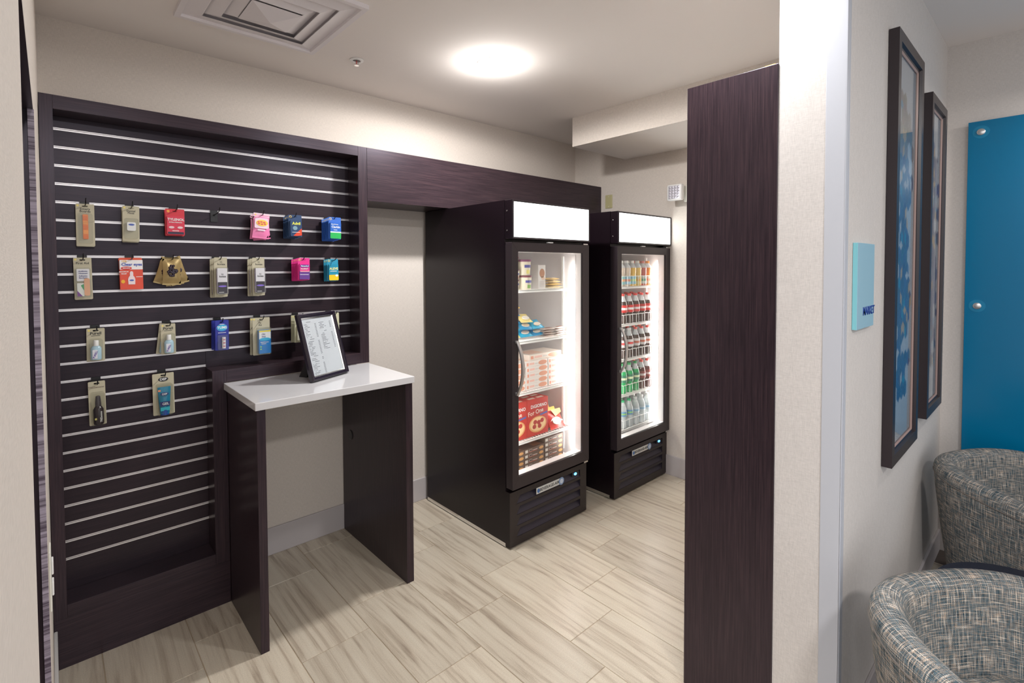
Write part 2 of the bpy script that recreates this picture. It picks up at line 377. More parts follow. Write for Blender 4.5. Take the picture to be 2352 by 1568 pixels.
# ------------------------------------------------------------------ ceiling fixtures
def downlight(x, y, lab):
    t = thing('recessed_downlight', lab, 'ceiling light', (x, y, ZC), group='recessed ceiling downlights')
    r = MB().lathe([(0.078, -0.001), (0.080, -0.006), (0.066, -0.009), (0.060, -0.004)], 32); r.f = r.f[:-2]; r.mi = r.mi[:-2]
    r.build('trim_ring', M['white'], t, smooth=True)
    MB().lathe([(0.060, -0.004), (0.058, -0.012), (0.030, -0.018), (0.004, -0.019)], 32).build('lens', M['lens'], t, smooth=True)
downlight(*DL[0], 'round white recessed downlight shining in the market ceiling before the fridges')
downlight(*DL[1], 'round recessed downlight above the tall dark panel, near the partition')
t = thing('ceiling_diffuser', 'square white stepped air diffuser in the ceiling above the slat wall', 'air vent', (0.7465, -0.7135, ZC))
def sqring(mb, a, za, b, zb):
    q = [(-1, -1), (1, -1), (1, 1), (-1, 1)]
    mb.add([(x * a, y * a, za) for x, y in q] + [(x * b, y * b, zb) for x, y in q], [(i, (i + 1) % 4, 4 + (i + 1) % 4, 4 + i) for i in range(4)])
b = MB(); sqring(b, 0.303, 0.0, 0.303, -0.018); sqring(b, 0.303, -0.018, 0.281, -0.018); sqring(b, 0.281, -0.018, 0.279, -0.006); b.build('outer_frame', M['vent'], t)
for i, (a, za, bb, zb) in enumerate(((0.279, -0.006, 0.215, -0.020), (0.213, -0.007, 0.155, -0.026), (0.153, -0.010, 0.103, -0.031))):
    b = MB(); sqring(b, a, za, bb, zb); sqring(b, bb, zb, bb - 0.003, zb); sqring(b, bb - 0.003, zb, a - 0.004, za + 0.002); b.build('cone_ring', M['vent'], t)
b = MB(); q = 0.10; b.add([(-q, -q, -0.036), (q, -q, -0.036), (q, q, -0.036), (-q, q, -0.036), (0, 0, -0.062)], [(0, 1, 4), (1, 2, 4), (2, 3, 4), (3, 0, 4), (0, 3, 2, 1)]); b.build('centre_plate', M['vent'], t)
boxo('back_plate', M['vent'], -0.28, 0.28, -0.28, 0.28, -0.002, 0.0, parent=t)
t = thing('sprinkler_head', 'small recessed chrome fire sprinkler in the ceiling beside the air diffuser', 'sprinkler', (1.2648, -0.4588, ZC))
r = MB().lathe([(0.036, -0.001), (0.036, -0.004), (0.022, -0.006), (0.020, -0.001)], 24); r.f = r.f[:-2]; r.mi = r.mi[:-2]; r.build('escutcheon', M['white'], t, smooth=True)
MB().lathe([(0.020, -0.001), (0.020, -0.002)], 20).build('cup', M['black'], t)
b = MB(); b.tube([(-0.008, 0, -0.001), (-0.008, 0, -0.022), (0, 0, -0.028)], 0.0016, 6); b.tube([(0.008, 0, -0.001), (0.008, 0, -0.022), (0, 0, -0.028)], 0.0016, 6); b.build('frame_arms', M['chrome'], t)
MB().tube([(0, 0, -0.003), (0, 0, -0.022)], 0.0022, 6).build('bulb', cm((0.5, 0.03, 0.02)), t)
MB().lathe([(0.012, -0.027), (0.012, -0.029)], 12).build('deflector', M['chrome'], t)

# ------------------------------------------------------------------ slat wall unit
YF, YS = -0.2939, -0.1651
XR, XSR, XLI, XM = 1.4019, 1.3469, 0.0440, 0.5867
ZT, ZTI, ZBI, ZM, ZH = 2.328, 2.2724, 0.2577, 1.1431, 2.0215
sw = thing('display_wall', 'dark laminate display unit with horizontal slats and aluminium inserts', 'display unit', (0, 0, 0))
E0 = 0.0015
boxo('side_panel', M['lamV'], E0, XLI, YF, 0, 0.204, ZT, parent=sw, bevel=0.0008)
boxo('side_panel', M['lamV'], XSR, XR, YF, -0.0005, 1.082, ZT, parent=sw, bevel=0.0008)
boxo('top_panel', M['lamH'], XLI, XSR, YF, 0, ZTI, ZT, parent=sw, bevel=0.0008)
boxo('bottom_panel', M['lamH'], XLI, XM, YF, 0, 0.204, ZBI, parent=sw, bevel=0.0008)
boxo('plinth', M['lamH'], E0, 0.6485, YF, -0.014, 0.0, 0.2035, parent=sw, bevel=0.0008)
boxo('divider_panel', M['lamV'], XM, 0.6485, YF, -0.014, 0.204, ZM, parent=sw, bevel=0.0008)
boxo('ledge', M['lamH'], 0.6485, XSR, YF, 0, 1.082, ZM, parent=sw, bevel=0.0008)
boxo('back_board', M['slat'], XLI, XM, YS + 0.013, YS + 0.02, ZBI, ZTI, parent=sw)
boxo('back_board', M['slat'], XM, XSR, YS + 0.013, YS + 0.02, ZM, ZTI, parent=sw)
ZR0, DZ, GH = 2.2205, 0.0762, 0.0052
slm = {}; rlm = {}
def rail_mesh(L):
    b = MB()
    prof = [(0.0, GH), (-0.0012, GH), (-0.0012, GH - 0.0026), (0.007, GH - 0.0026), (0.007, -GH + 0.0044), (-0.0016, -GH + 0.0044), (-0.0016, -GH), (0.0, -GH)]
    prof2 = [(0.009, -GH), (0.009, GH)]
    P = prof + prof2; n = len(P)
    b.add([(0, y, z) for y, z in P] + [(L, y, z) for y, z in P], [(i, (i + 1) % n, n + (i + 1) % n, n + i) for i in range(n)])
    return b
for i in range(25):
    z = ZR0 - DZ * i
    x1 = XSR if i <= 13 else XM
    L = x1 - XLI
    if L not in rlm: rlm[L] = rail_mesh(L).build('aluminium_rail', M['alu'], sw).data; o = sw.children[-1]; o = [c for c in sw.children if c.name.startswith('aluminium_rail')][0] if False else bpy.data.objects[bpy.data.objects.find('aluminium_rail')] if i == 0 else [c for c in COL.objects if c.type == 'MESH' and c.data == rlm[L]][0]
    else: o = link('aluminium_rail', rlm[L], sw)
    o.location = (XLI, YS, z)
def slat(x0, x1, z0, z1):
    key = (round(x1 - x0, 3), round(z1 - z0, 4))
    if key in slm: o = link('slat', slm[key], sw)
    else: o = MB().box(0, x1 - x0, 0, 0.012, 0, z1 - z0).build('slat', M['slat'], sw, bevel=0.0007, seg=1); slm[key] = o.data
    o.location = (x0, YS, z0)
slat(XLI, XSR, ZR0 + GH, ZTI)
for i in range(24):
    zt_, zb_ = ZR0 - DZ * i - GH, ZR0 - DZ * (i + 1) + GH
    if i < 13: slat(XLI, XSR, zb_, zt_)
    else: slat(XLI, XM, zb_, zt_)
slat(XM, XSR, ZM, ZR0 - DZ * 13 - GH)
slat(XLI, XM, ZBI, ZR0 - DZ * 24 - GH)
# header over the fridges
hd = tag(boxo('header_panel', M['lamH'], XR + 0.001, XE - 0.001, YF, -0.0005, ZH, ZT, bevel=0.0008), 'long dark laminate header box on the wall above both fridges', 'header panel')
# counter desk
ct = thing('counter_desk', 'narrow counter with white quartz top on two dark laminate leg panels', 'counter', (0, 0, 0))
boxo('countertop', M['quartz'], 0.6352, 1.3965, -0.7932, YF - 0.0005, 1.047, 1.0795, parent=ct, bevel=0.002)
boxo('leg', M['lamV'], 0.6500, 0.6850, -0.7597, -0.0135, 0.0, 1.047, parent=ct, bevel=0.0008)
boxo('leg', M['lamV'], 1.3628, 1.4025, -0.7597, -0.0135, 0.0, 1.047, parent=ct, bevel=0.0008)
boxo('front_rail', M['lamH'], 0.685, 1.3628, YF - 0.0001, YF + 0.02, 1.00, 1.047, parent=ct)
o = MB().lathe([(0.03, 0), (0.03, 0.002), (0.026, 0.004)], 20).build('cable_grommet', M['black'], ct); o.location = (1.3628, -0.12, 0.62); o.rotation_euler = (0, -PI / 2, 0)
# tall dark panel cabinet by the partition
tp = thing('tall_panel', 'tall dark wood-grain end panel standing against the white partition end', 'panel', (0, 0, 0))
boxo('panel_board', M['lamV'], 1.8400, 1.8765, YP1 + 0.0005, -2.0247, 0.0, 2.306, parent=tp, bevel=0.0008)
boxo('return_board', M['lamV'], 1.877, 2.26, -2.064, -2.027, 0.0, 2.304, parent=tp)
nb = thing('sticky_notes', 'small yellow-green note pad lying on top of the tall dark panel', 'note pad', (1.862, -2.315, 2.306))
boxo('pad', cm((0.60, 0.72, 0.10), 0.7), -0.012, 0.012, -0.017, 0.017, 0, 0.005, parent=nb)
boxo('cover', cm((0.65, 0.30, 0.12), 0.7), -0.012, 0.012, -0.017, 0.017, 0.005, 0.006, parent=nb)

# ------------------------------------------------------------------ framed price list on the counter
pf = thing('menu_frame', 'black easel frame holding a printed price list, standing on the white counter', 'picture frame', (0.948, -0.5897, 1.0832))
ang = math.atan2(-0.4745 + 0.5897, 1.1927 - 0.948)
pf.rotation_euler = (0, 0, ang)
W_, H_ = 0.262, 0.335
tilt = Matrix.Rotation(-0.28, 4, 'X')
def tilted(o): o.matrix_local = tilt @ o.matrix_local; return o
def frame_ring(name, W, H, bw, y0, y1, m, parent, prof=None):
    """mitred frame from a stepped profile: list of (inset, y)"""
    prof = prof or [(0, y1), (0, y0), (bw, y0), (bw, y1)]
    b = MB(); vs = []
    for ins, y in prof: vs += [(ins, y, ins), (W - ins, y, ins), (W - ins, y, H - ins), (ins, y, H - ins)]
    fs = []
    n = len(prof)
    for i in range(n):
        j = (i + 1) % n
        for k in range(4): fs.append((i * 4 + k, i * 4 + (k + 1) % 4, j * 4 + (k + 1) % 4, j * 4 + k))
    b.add(vs, fs); return b.build(name, m, parent)
tilted(frame_ring('moulding', W_, H_, 0.02, 0, 0, M['purple_blk'], pf, [(0, 0.012), (0, -0.004), (0.004, -0.012), (0.010, -0.013), (0.012, -0.009), (0.018, -0.008), (0.021, -0.002), (0.021, 0.012)]))
tilted(frame_ring('inner_lip', W_, H_, 0.02, 0, 0, M['silver'], pf, [(0.021, -0.003), (0.0255, 0.001), (0.0255, 0.004), (0.021, 0.004)]))
o = boxo('price_sheet', M['paper'], 0.025, W_ - 0.025, 0.003, 0.004, 0.025, H_ - 0.025, parent=pf); tilted(o)
o = boxo('glass_pane', M['glass'], 0.0255, W_ - 0.0255, 0.0005, 0.0012, 0.0255, H_ - 0.0255, parent=pf); tilted(o)
o = boxo('backing', M['black'], 0.005, W_ - 0.005, 0.0045, 0.012, 0.005, H_ - 0.005, parent=pf); tilted(o)
b = MB(); rnd = random.Random(3)
def line(x, z, L):
    n = max(1, int(L / 0.006))
    for q in range(n):
        if rnd.random() < 0.85: b.box(x + q * 0.006, x + q * 0.006 + 0.0045, 0.0022, 0.0028, z, z + 0.0020)
def column(x, z, rows, L0, pricex):
    for r_ in range(rows):
        line(x, z - r_ * 0.0072, rnd.uniform(0.4, 1.0) * L0)
        b.box(pricex, pricex + 0.010, 0.0022, 0.0028, z - r_ * 0.0072, z - r_ * 0.0072 + 0.002)
xs, xp = 0.038, 0.108
for zh_, rows in ((0.292, 10), (0.205, 10), (0.120, 2), (0.092, 8)):
    line(xs + 0.018, zh_, 0.036); column(xs, zh_ - 0.012, rows, 0.05, xp)
for zh_, rows in ((0.295, 5), (0.238, 12)):
    line(0.165, zh_, 0.02); column(0.138, zh_ - 0.012, rows, 0.055, 0.212)
o = b.build('price_print', M['print'], pf); o['kind'] = 'stuff'; tilted(o)
b = MB(); zz = 0.21
top = tilt @ Vector((W_ / 2, 0.013, zz))
b.add([(W_ / 2 - 0.025, top.y, top.z), (W_ / 2 + 0.025, top.y, top.z), (W_ / 2 + 0.045, 0.165, -0.0035), (W_ / 2 - 0.045, 0.165, -0.0035),
       (W_ / 2 - 0.045, 0.165 - 0.05, -0.0035), (W_ / 2 + 0.045, 0.115, -0.0035), (W_ / 2 - 0.025, top.y, top.z - 0.03), (W_ / 2 + 0.025, top.y, top.z - 0.03)],
      [(0, 1, 2, 3), (6, 4, 5, 7), (0, 3, 4, 6), (1, 7, 5, 2), (3, 2, 5, 4), (0, 6, 7, 1)])
b.build('easel_leg', M['black'], pf)

# ------------------------------------------------------------------ hooks and hanging goods
def rail_z(i): return ZR0 - DZ * i
ARM = [(-0.003, -0.018), (-0.06, -0.014), (-0.100, -0.010), (-0.114, -0.002), (-0.122, 0.010)]
def arm_z(d): return -0.018 + (d - 0.003) / 0.097 * 0.008
hb = MB(); pts = [(0, y, z) for y, z in ARM]; hb.tube(pts, 0.0022, 8)
hook0 = None
def hook(x, i, lab, yaw=0.0):
    global hook0
    if hook0 is None:
        t = thing('display_hook', lab, 'hook', group='black hooks on the slat wall')
        b = MB(); b.box(-0.0165, 0.0165, -0.0055, -0.0020, -0.052, 0.006); b.box(-0.0165, 0.0165, -0.0040, 0.0010, 0.002, 0.005); b.build('mount_plate', M['black'], t, bevel=0.0008, seg=1)
        hb.build('arm', M['black'], t, smooth=True)
        MB().lathe([(0.0045, 0), (0.0045, 0.004), (0.002, 0.006)], 8).build('collar', M['black'], t, loc=(0, -0.004, -0.018), rot=(PI / 2, 0, 0))
        hook0 = t
    else:
        t = copy_tree(hook0); t['label'] = lab
    t.location = (x, YS, rail_z(i)); t.rotation_euler = (0, 0, yaw)
    return t
TAN = (0.50, 0.46, 0.33)
def card_mesh(w, h, col, r=0.004, th=0.0012):
    return plate_mesh('card', rrect(-w / 2, -h, w / 2, 0, r), [rrect(-0.010, -0.0125, 0.010, -0.0065, 0.0029, 2)], -th / 2, th / 2, cm(col, 0.45))
def bx(name, x0, z0, x1, z1, d0, d1, col, parent, r=0.003, rough=0.3, m=None):
    """front-raised rounded slab; z measured down from card top as negative"""
    return slab(name, rrect(x0, z0, x1, z1, min(r, (x1 - x0) / 2.1, (z1 - z0) / 2.1)), -d1, -d0, m or cm(col, rough), parent)
def puff(name, w, h, d, col, parent, z0, n=6, m=None, crimp=0.006, rough=0.3):
    """pillow bag: crimped top and bottom, bulging front and back, in the XZ plane"""
    b = MB(); N = 8
    for s in (-1, 1):
        vs = []
        for i in range(N + 1):
            for j in range(N + 1):
                u, v = i / N, j / N
                e = (math.sin(PI * u) * math.sin(PI * v)) ** 0.6 if 0 < i < N and 0 < j < N else 0
                wr = 0.12 * math.sin(u * 17 + v * 9) * math.sin(v * 13 + 1) * e
                pin = 1 - 0.06 * math.sin(PI * v)
                vs.append(((u - 0.5) * w * pin, s * d * (e + wr) / 2, z0 + v * h))
        fs = [(i * (N + 1) + j, (i + 1) * (N + 1) + j, (i + 1) * (N + 1) + j + 1, i * (N + 1) + j + 1) for i in range(N) for j in range(N)]
        b.add(vs, fs)
    b.box(-w / 2, w / 2, -0.0006, 0.0006, z0 - crimp, z0); b.box(-w / 2, w / 2, -0.0006, 0.0006, z0 + h, z0 + h + crimp)
    me = b.build(name, m or cm(col, rough), parent, smooth=True)
    return me
CW = cm((0.85, 0.85, 0.85)); CK = cm((0.02, 0.02, 0.02)); CY = cm((0.9, 0.72, 0.10)); CN = cm((0.03, 0.03, 0.22))
def dot_price(t, x, z, th=0.0007):
    slab('price_dot', ell(x, z, 0.0042, 0.0042, 12), -th - 0.0003, -th, cm((0.80, 0.66, 0.18)), t)
FINE = {'2 CAPLETS', 'IBUPROFEN TABLETS', '1 DOSE  2 TABLETS', '2 TAMPONS', 'ANTACID', 'ASSORTED FRUIT', '0.2 FL OZ', 'HAND SANITIZER', 'MULTI-PURPOSE', 'PAIN RELIEVER', '24 HOUR'}
def build_product(kind, w, h):
    t = bpy.data.objects.new('hanging_pack', None); COL.objects.link(t); t.empty_display_size = 0.02
    def fine(n_, size, m, x, z, d=0.0008):       # a line of print too small to read: a thin bar
        L_ = n_ * size * 0.5; return link('fine_print', plate_mesh('fine_print', rrect(x - L_ / 2, z - size * 0.22, x + L_ / 2, z + size * 0.22, size * 0.15, 1), [], -d - 0.0003, -d + 0.0001, m), t)
    def T(s, size, m, x, z, d=0.0008, bold=0.0004): return fine(len(s), size, m, x, z, d) if s in FINE else text(s, size, m, t, (x, -d, z), bold=bold)
    def card(col): return link('card', card_mesh(w, h, col), t)
    if kind == 'emery':
        card(TAN); dot_price(t, -w / 2 + 0.007, -0.008); T('Emery', 0.013, CK, 0, -0.022); T('Boards', 0.013, CK, 0, -0.032)
        bx('boards', -0.009, -0.150, 0.009, -0.045, 0.0008, 0.006, (0.85, 0.22, 0.03), t)
        for q in range(5): bx('board_end', -0.008, -0.148 + q * 0.02, 0.008, -0.132 + q * 0.02, 0.006, 0.0072, (0.92, 0.33, 0.06) if q % 2 else (0.80, 0.17, 0.02), t)
        bx('blister', -0.024, -0.168, 0.024, -0.040, 0.0008, 0.010, None, t, 0.008, m=M['blister'])
    elif kind == 'floss':
        card(TAN); dot_price(t, -w / 2 + 0.007, -0.008); T('Dental', 0.012, CK, 0, -0.022); T('Floss', 0.012, CK, 0, -0.031)
        bx('floss_box', -0.016, -0.110, 0.016, -0.072, 0.0008, 0.016, (0.85, 0.86, 0.88), t, 0.006)
        slab('logo', ell(0, -0.083, 0.011, 0.004), -0.0166, -0.016, cm((0.02, 0.08, 0.5)), t)
        bx('blister', -0.025, -0.145, 0.025, -0.055, 0.0008, 0.018, None, t, 0.008, m=M['blister'])
    elif kind == 'red':
        card((0.62, 0.03, 0.05)); slab('price_dot', ell(-w / 2 + 0.012, -0.011, 0.006, 0.006), -0.0011, -0.0007, cm((0.85, 0.35, 0.05)), t)
        bx('pill_case', -w / 2 + 0.005, -h + 0.004, w / 2 - 0.003, -0.034, 0.0007, 0.014, (0.66, 0.03, 0.07), t, 0.004)
        text('TYLENOL', 0.0155, CW, t, (0.002, -0.0146, -0.050), bold=0.0008); T('EXTRA STRENGTH', 0.0062, CW, 0, -0.063, 0.0146)
        for sx in (-0.016, 0.018): slab('tablet', ell(sx, -0.086, 0.011, 0.0055), -0.0156, -0.014, cm((0.80, 0.55, 0.58)), t)
        bx('label_band', -w / 2 + 0.008, -h + 0.006, w / 2 - 0.006, -h + 0.016, 0.014, 0.0146, (0.02, 0.02, 0.05), t, 0.001); T('2 CAPLETS', 0.006, CW, 0, -h + 0.021, 0.0146)
    elif kind == 'pink':
        puff('pouch', w, h - 0.018, 0.012, (0.84, 0.22, 0.45), t, -h + 0.003)
        link('header_tab', card_mesh(w, 0.020, (0.86, 0.66, 0.74), 0.003), t)
        slab('white_panel', rrect(-w * 0.42, -h * 0.62, w * 0.42, -h * 0.20, 0.006), -0.0085, -0.0075, cm((0.86, 0.66, 0.76)), t)
        slab('badge', ell(0.002, -h * 0.40, w * 0.36, h * 0.13), -0.0095, -0.0085, cm((0.90, 0.62, 0.08)), t)
        for q, (xx, zz_, ww) in enumerate(((-0.017, 0.365, 0.010), (-0.004, 0.355, 0.011), (0.010, 0.365, 0.012), (-0.015, 0.435, 0.012), (0.000, 0.445, 0.011), (0.014, 0.435, 0.010))):
            slab('badge_print', rrect(xx - ww / 2 + 0.002, -h * zz_ - 0.004, xx + ww / 2 + 0.002, -h * zz_ + 0.003, 0.002), -0.0100, -0.0095, cm((0.70, 0.10, 0.10)), t)
        bx('scroll_print', -0.018, -h * 0.72, 0.020, -h * 0.66, 0.0085, 0.0092, (0.86, 0.72, 0.80), t, 0.003); dot_price(t, -w / 2 + 0.010, -0.009)
    elif kind in ('navy', 'claritin', 'benadryl', 'aleve'):
        cc = {'navy': (0.020, 0.055, 0.14), 'claritin': (0.03, 0.13, 0.50), 'benadryl': (0.72, 0.03, 0.26), 'aleve': (0.02, 0.26, 0.40)}[kind]
        card(cc); slab('price_ring', ell(-w / 2 + 0.011, -0.010, 0.0065, 0.0065), -0.0011, -0.0007, cm((0.85, 0.6, 0.12)), t); slab('price_ring_centre', ell(-w / 2 + 0.011, -0.010, 0.004, 0.004), -0.0014, -0.0011, cm(cc), t)
        bx('pill_case', -w / 2 + 0.006, -h + 0.003, w / 2 - 0.003, -0.030, 0.0007, 0.010, cc, t, 0.004)
        if kind == 'navy':
            T('Advil', 0.021, cm((0.85, 0.85, 0.12)), 0.003, -0.046, 0.0106, 0.0010)
            slab('tablet_print', ell(-0.004, -0.070, 0.012, 0.011), -0.0108, -0.010, cm((0.20, 0.34, 0.42)), t)
            slab('red_wedge', [(w / 2 - 0.004, -h + 0.008), (w / 2 - 0.004, -h + 0.045), (-w / 2 + 0.02, -h + 0.006), (0.0, -h + 0.0045)], -0.0108, -0.010, cm((0.70, 0.06, 0.02)), t); T('IBUPROFEN TABLETS', 0.0048, CW, 0, -0.092, 0.0112)
        if kind == 'claritin':
            bx('green_band', -w / 2 + 0.006, -h + 0.003, w / 2 - 0.003, -h + 0.036, 0.010, 0.0106, (0.03, 0.42, 0.10), t, 0.004); bx('white_band', -w / 2 + 0.006, -h + 0.036, w / 2 - 0.003, -h + 0.042, 0.010, 0.0106, (0.8, 0.85, 0.8), t, 0.001)
            T('Claritin', 0.0165, CW, 0.002, -0.055, 0.0106, 0.0007); T('Non-Drowsy', 0.0075, CW, -0.004, -0.040, 0.0106); T('24 HOUR', 0.006, CW, 0, -0.071, 0.0106)
        if kind == 'benadryl':
            bx('purple_band', -w / 2 + 0.006, -h + 0.003, w / 2 - 0.003, -h + 0.048, 0.010, 0.0106, (0.13, 0.05, 0.27), t, 0.004)
            bx('name_plate', -0.022, -0.050, 0.026, -0.036, 0.010, 0.0108, (0.06, 0.03, 0.25), t, 0.006); T('Benadryl', 0.0115, CW, 0.002, -0.043, 0.0110, 0.0006); T('ALLERGY', 0.0095, CW, 0, -0.058, 0.0110, 0.0005)
            bx('stripe', -0.022, -0.074, 0.026, -0.068, 0.0106, 0.0111, (0.80, 0.35, 0.40), t, 0.001); T('1 DOSE  2 TABLETS', 0.0055, CW, 0, -0.088, 0.0110)
        if kind == 'aleve':
            bx('yellow_band', -w / 2 + 0.006, -h + 0.003, w / 2 - 0.003, -h + 0.034, 0.010, 0.0106, (0.86, 0.55, 0.02), t, 0.004)
            T('ALEVE', 0.018, cm((0.90, 0.78, 0.25)), 0.002, -0.055, 0.0106, 0.0009); T('PAIN RELIEVER', 0.006, CW, 0, -0.069, 0.0106); slab('drop_print', ell(0.018, -h + 0.030, 0.008, 0.006), -0.0112, -0.0106, cm((0.75, 0.85, 0.9)), t)
    elif kind == 'firstaid':
        card(TAN); dot_price(t, -w / 2 + 0.007, -0.008); T('First Aid', 0.0125, CK, 0, -0.024)
        bx('kit_white', -0.021, -0.100, 0.021, -0.048, 0.0008, 0.008, (0.82, 0.82, 0.88), t, 0.003); T('Antibiotic', 0.0075, CN, 0, -0.058, 0.0086); T('Ointment', 0.0075, CN, 0, -0.067, 0.0086); T('Adhesive', 0.0075, CN, 0, -0.078, 0.0086); T('Bandages', 0.0075, CN, 0, -0.086, 0.0086)
        bx('bandage_strip', 0.002, -0.162, 0.021, -0.088, 0.008, 0.0095, (0.80, 0.42, 0.24), t, 0.006); bx('packet_print', -0.021, -0.164, 0.002, -0.108, 0.0008, 0.008, (0.80, 0.83, 0.80), t, 0.002)
        slab('purple_corner', [(-0.021, -0.140), (-0.021, -0.164), (-0.004, -0.164)], -0.0086, -0.008, cm((0.20, 0.04, 0.30)), t); slab('green_patch', [(-0.009, -0.118), (0.001, -0.112), (0.001, -0.140)], -0.0086, -0.008, cm((0.05, 0.35, 0.12)), t)
        bx('blister', -0.026, -0.170, 0.026, -0.042, 0.0008, 0.011, None, t, 0.008, m=M['blister'])
    elif kind == 'eyes':
        card((0.70, 0.10, 0.04))
        bx('box_front', -w / 2, -h, w / 2, -0.010, 0.0007, 0.020, (0.72, 0.07, 0.03), t, 0.002); bx('white_top', -w / 2, -0.052, w / 2, -0.010, 0.020, 0.0206, (0.85, 0.82, 0.82), t, 0.002)
        T('12%', 0.011, cm((0.85, 0.5, 0.02)), -w / 2 + 0.016, -0.016, 0.0212); T('Clear eyes', 0.0175, cm((0.02, 0.06, 0.42)), 0.002, -0.030, 0.0212, 0.0009); slab('red_badge', ell(-0.018, -0.046, 0.020, 0.007), -0.0214, -0.0206, cm((0.65, 0.03, 0.02)), t); T('REDNESS', 0.0065, CW, -0.018, -0.046, 0.0218)
        prof = [(0.012, -0.118), (0.013, -0.095), (0.010, -0.085), (0.006, -0.080), (0.006, -0.066), (0.003, -0.060)]
        slab('bottle_print', [(x, z) for x, z in prof] + [(-x, z) for x, z in reversed(prof)], -0.0214, -0.0200, cm((0.85, 0.72, 0.74)), t); slab('eye_print', ell(0, -0.100, 0.008, 0.004), -0.0218, -0.0214, cm((0.1, 0.15, 0.5)), t)
        T('MAXIMUM', 0.007, CW, -0.027, -0.062, 0.0206); T('RELIEF', 0.007, CW, -0.027, -0.071, 0.0206); T('0.2 FL OZ', 0.0055, CW, 0.028, -0.085, 0.0206); slab('orange_burst', ell(-0.031, -0.105, 0.007, 0.008), -0.0212, -0.0206, cm((0.88, 0.45, 0.02)), t)
    elif kind == 'gold':
        puff('foil_bag', w, h - 0.008, 0.020, (0.42, 0.29, 0.10), t, -h + 0.002, m=cm((0.40, 0.29, 0.125), 0.26, metal=0.5))
        link('header_tab', card_mesh(w * 0.75, 0.018, (0.38, 0.28, 0.13), 0.003), t)
        b = MB(); rn = random.Random(5)
        for q in range(34):
            a, rr = rn.uniform(0, 2 * PI), 0.021 * math.sqrt(rn.random()); b.lathe([(0.003, -0.004), (0.0062, 0), (0.003, 0.0035)], 6, math.cos(a) * rr * 0.9, math.sin(a) * rr * 1.15)
        o = b.build('dark_sweets', cm((0.03, 0.018, 0.03), 0.25), t, loc=(0, -0.0125, -h * 0.5), rot=(PI / 2, 0, 0)); o['kind'] = 'stuff'
    elif kind == 'kotex':
        card(TAN); T('U.', 0.012, CK, 0.003, -0.022); T('kotex', 0.0145, CK, 0.003, -0.033, bold=0.0003)
        bx('inner_box', -0.020, -h + 0.016, 0.022, -0.052, 0.0008, 0.026, (0.78, 0.77, 0.84), t, 0.002)
        bx('dark_panel', -0.0195, -h + 0.017, 0.0215, -h + 0.072, 0.026, 0.0265, (0.018, 0.009, 0.022), t, 0.002)
        bx('side_pattern', -0.0206, -h + 0.020, -0.0200, -0.056, 0.004, 0.024, (0.55, 0.48, 0.68), t, 0.0002)
        slab('blue_swoosh', ell(0.001, -h + 0.052, 0.018, 0.0042), -0.0270, -0.0265, cm((0.25, 0.15, 0.75)), t); T('U.', 0.011, CK, 0.002, -0.082, 0.0268); T('kotex', 0.0125, CK, 0.002, -0.092, 0.0268); T('2 TAMPONS', 0.005, CW, -0.004, -h + 0.023, 0.0268)
        bx('blister', -0.024, -h + 0.010, 0.026, -0.046, 0.0008, 0.029, None, t, 0.008, m=M['blister'])
    elif kind == 'purell':
        card(TAN); dot_price(t, -w / 2 + 0.008, -0.009); T('Purell', 0.017, CK, 0.0, -0.022, bold=0.0008); T('HAND SANITIZER', 0.0045, CK, 0.0, -0.032)
        b = MB(); b.lathe([(0.0135, -0.134), (0.0150, -0.130), (0.0150, -0.085), (0.011, -0.076), (0.007, -0.073)], 14, 0, -0.0155); o = b.build('bottle', cm((0.42, 0.62, 0.75), 0.12), t, smooth=True); o.scale = (1.25, 0.9, 1)
        MB().lathe([(0.0095, -0.074), (0.0095, -0.052), (0.008, -0.050)], 14, 0, -0.0155).build('cap', CW, t, smooth=True)
        bx('bottle_label', -0.013, -0.128, 0.004, -0.090, 0.028, 0.0305, (0.80, 0.80, 0.90), t, 0.002); o = text('PURELL', 0.010, cm((0.10, 0.03, 0.40)), t, (-0.003, -0.0310, -0.110), rot=(PI / 2, -1.2, 0), bold=0.0005)
        bx('blister', -0.022, -0.138, 0.022, -0.044, 0.0008, 0.032, None, t, 0.008, m=M['blister'])
    elif kind == 'tums':
        card((0.02, 0.03, 0.30)); slab('oval', ell(0.0, -0.036, 0.024, 0.018, 20), -0.0011, -0.0006, cm((0.05, 0.30, 0.62)), t); slab('oval_inner', ell(0.0, -0.036, 0.020, 0.011, 20), -0.0014, -0.0011, cm((0.04, 0.5, 0.72)), t); T('TUMS', 0.0165, CW, 0.0, -0.036, 0.0016, 0.0010); T('ANTACID', 0.006, CW, 0, -0.020, 0.0012); T('ASSORTED FRUIT', 0.005, CW, 0, -0.061, 0.0010)
        MB().lathe([(0.0085, -0.136), (0.0085, -0.082)], 14, 0.005, -0.0110).build('tablet_roll', cm((0.80, 0.76, 0.80)), t, smooth=True)
        for q in range(3): bx('roll_print', 0.000, -0.128 + q * 0.016, 0.010, -0.122 + q * 0.016, 0.0195, 0.0202, (0.55, 0.2, 0.25), t, 0.001)
        bx('blister', -0.022, -0.142, 0.022, -0.070, 0.0008, 0.0215, None, t, 0.006, m=M['blister'])
    elif kind == 'renu':
        card(TAN); dot_price(t, -w / 2 + 0.007, -0.008); T('re-', 0.014, CK, -0.006, -0.026, bold=0.0002); T('nu', 0.016, CK, -0.006, -0.037, bold=0.0002); T('MULTI-PURPOSE', 0.004, CK, -0.006, -0.016)
        bx('solution_box', -0.020, -h + 0.010, 0.036, -0.064, 0.0008, 0.030, (0.02, 0.22, 0.62), t, 0.0015)
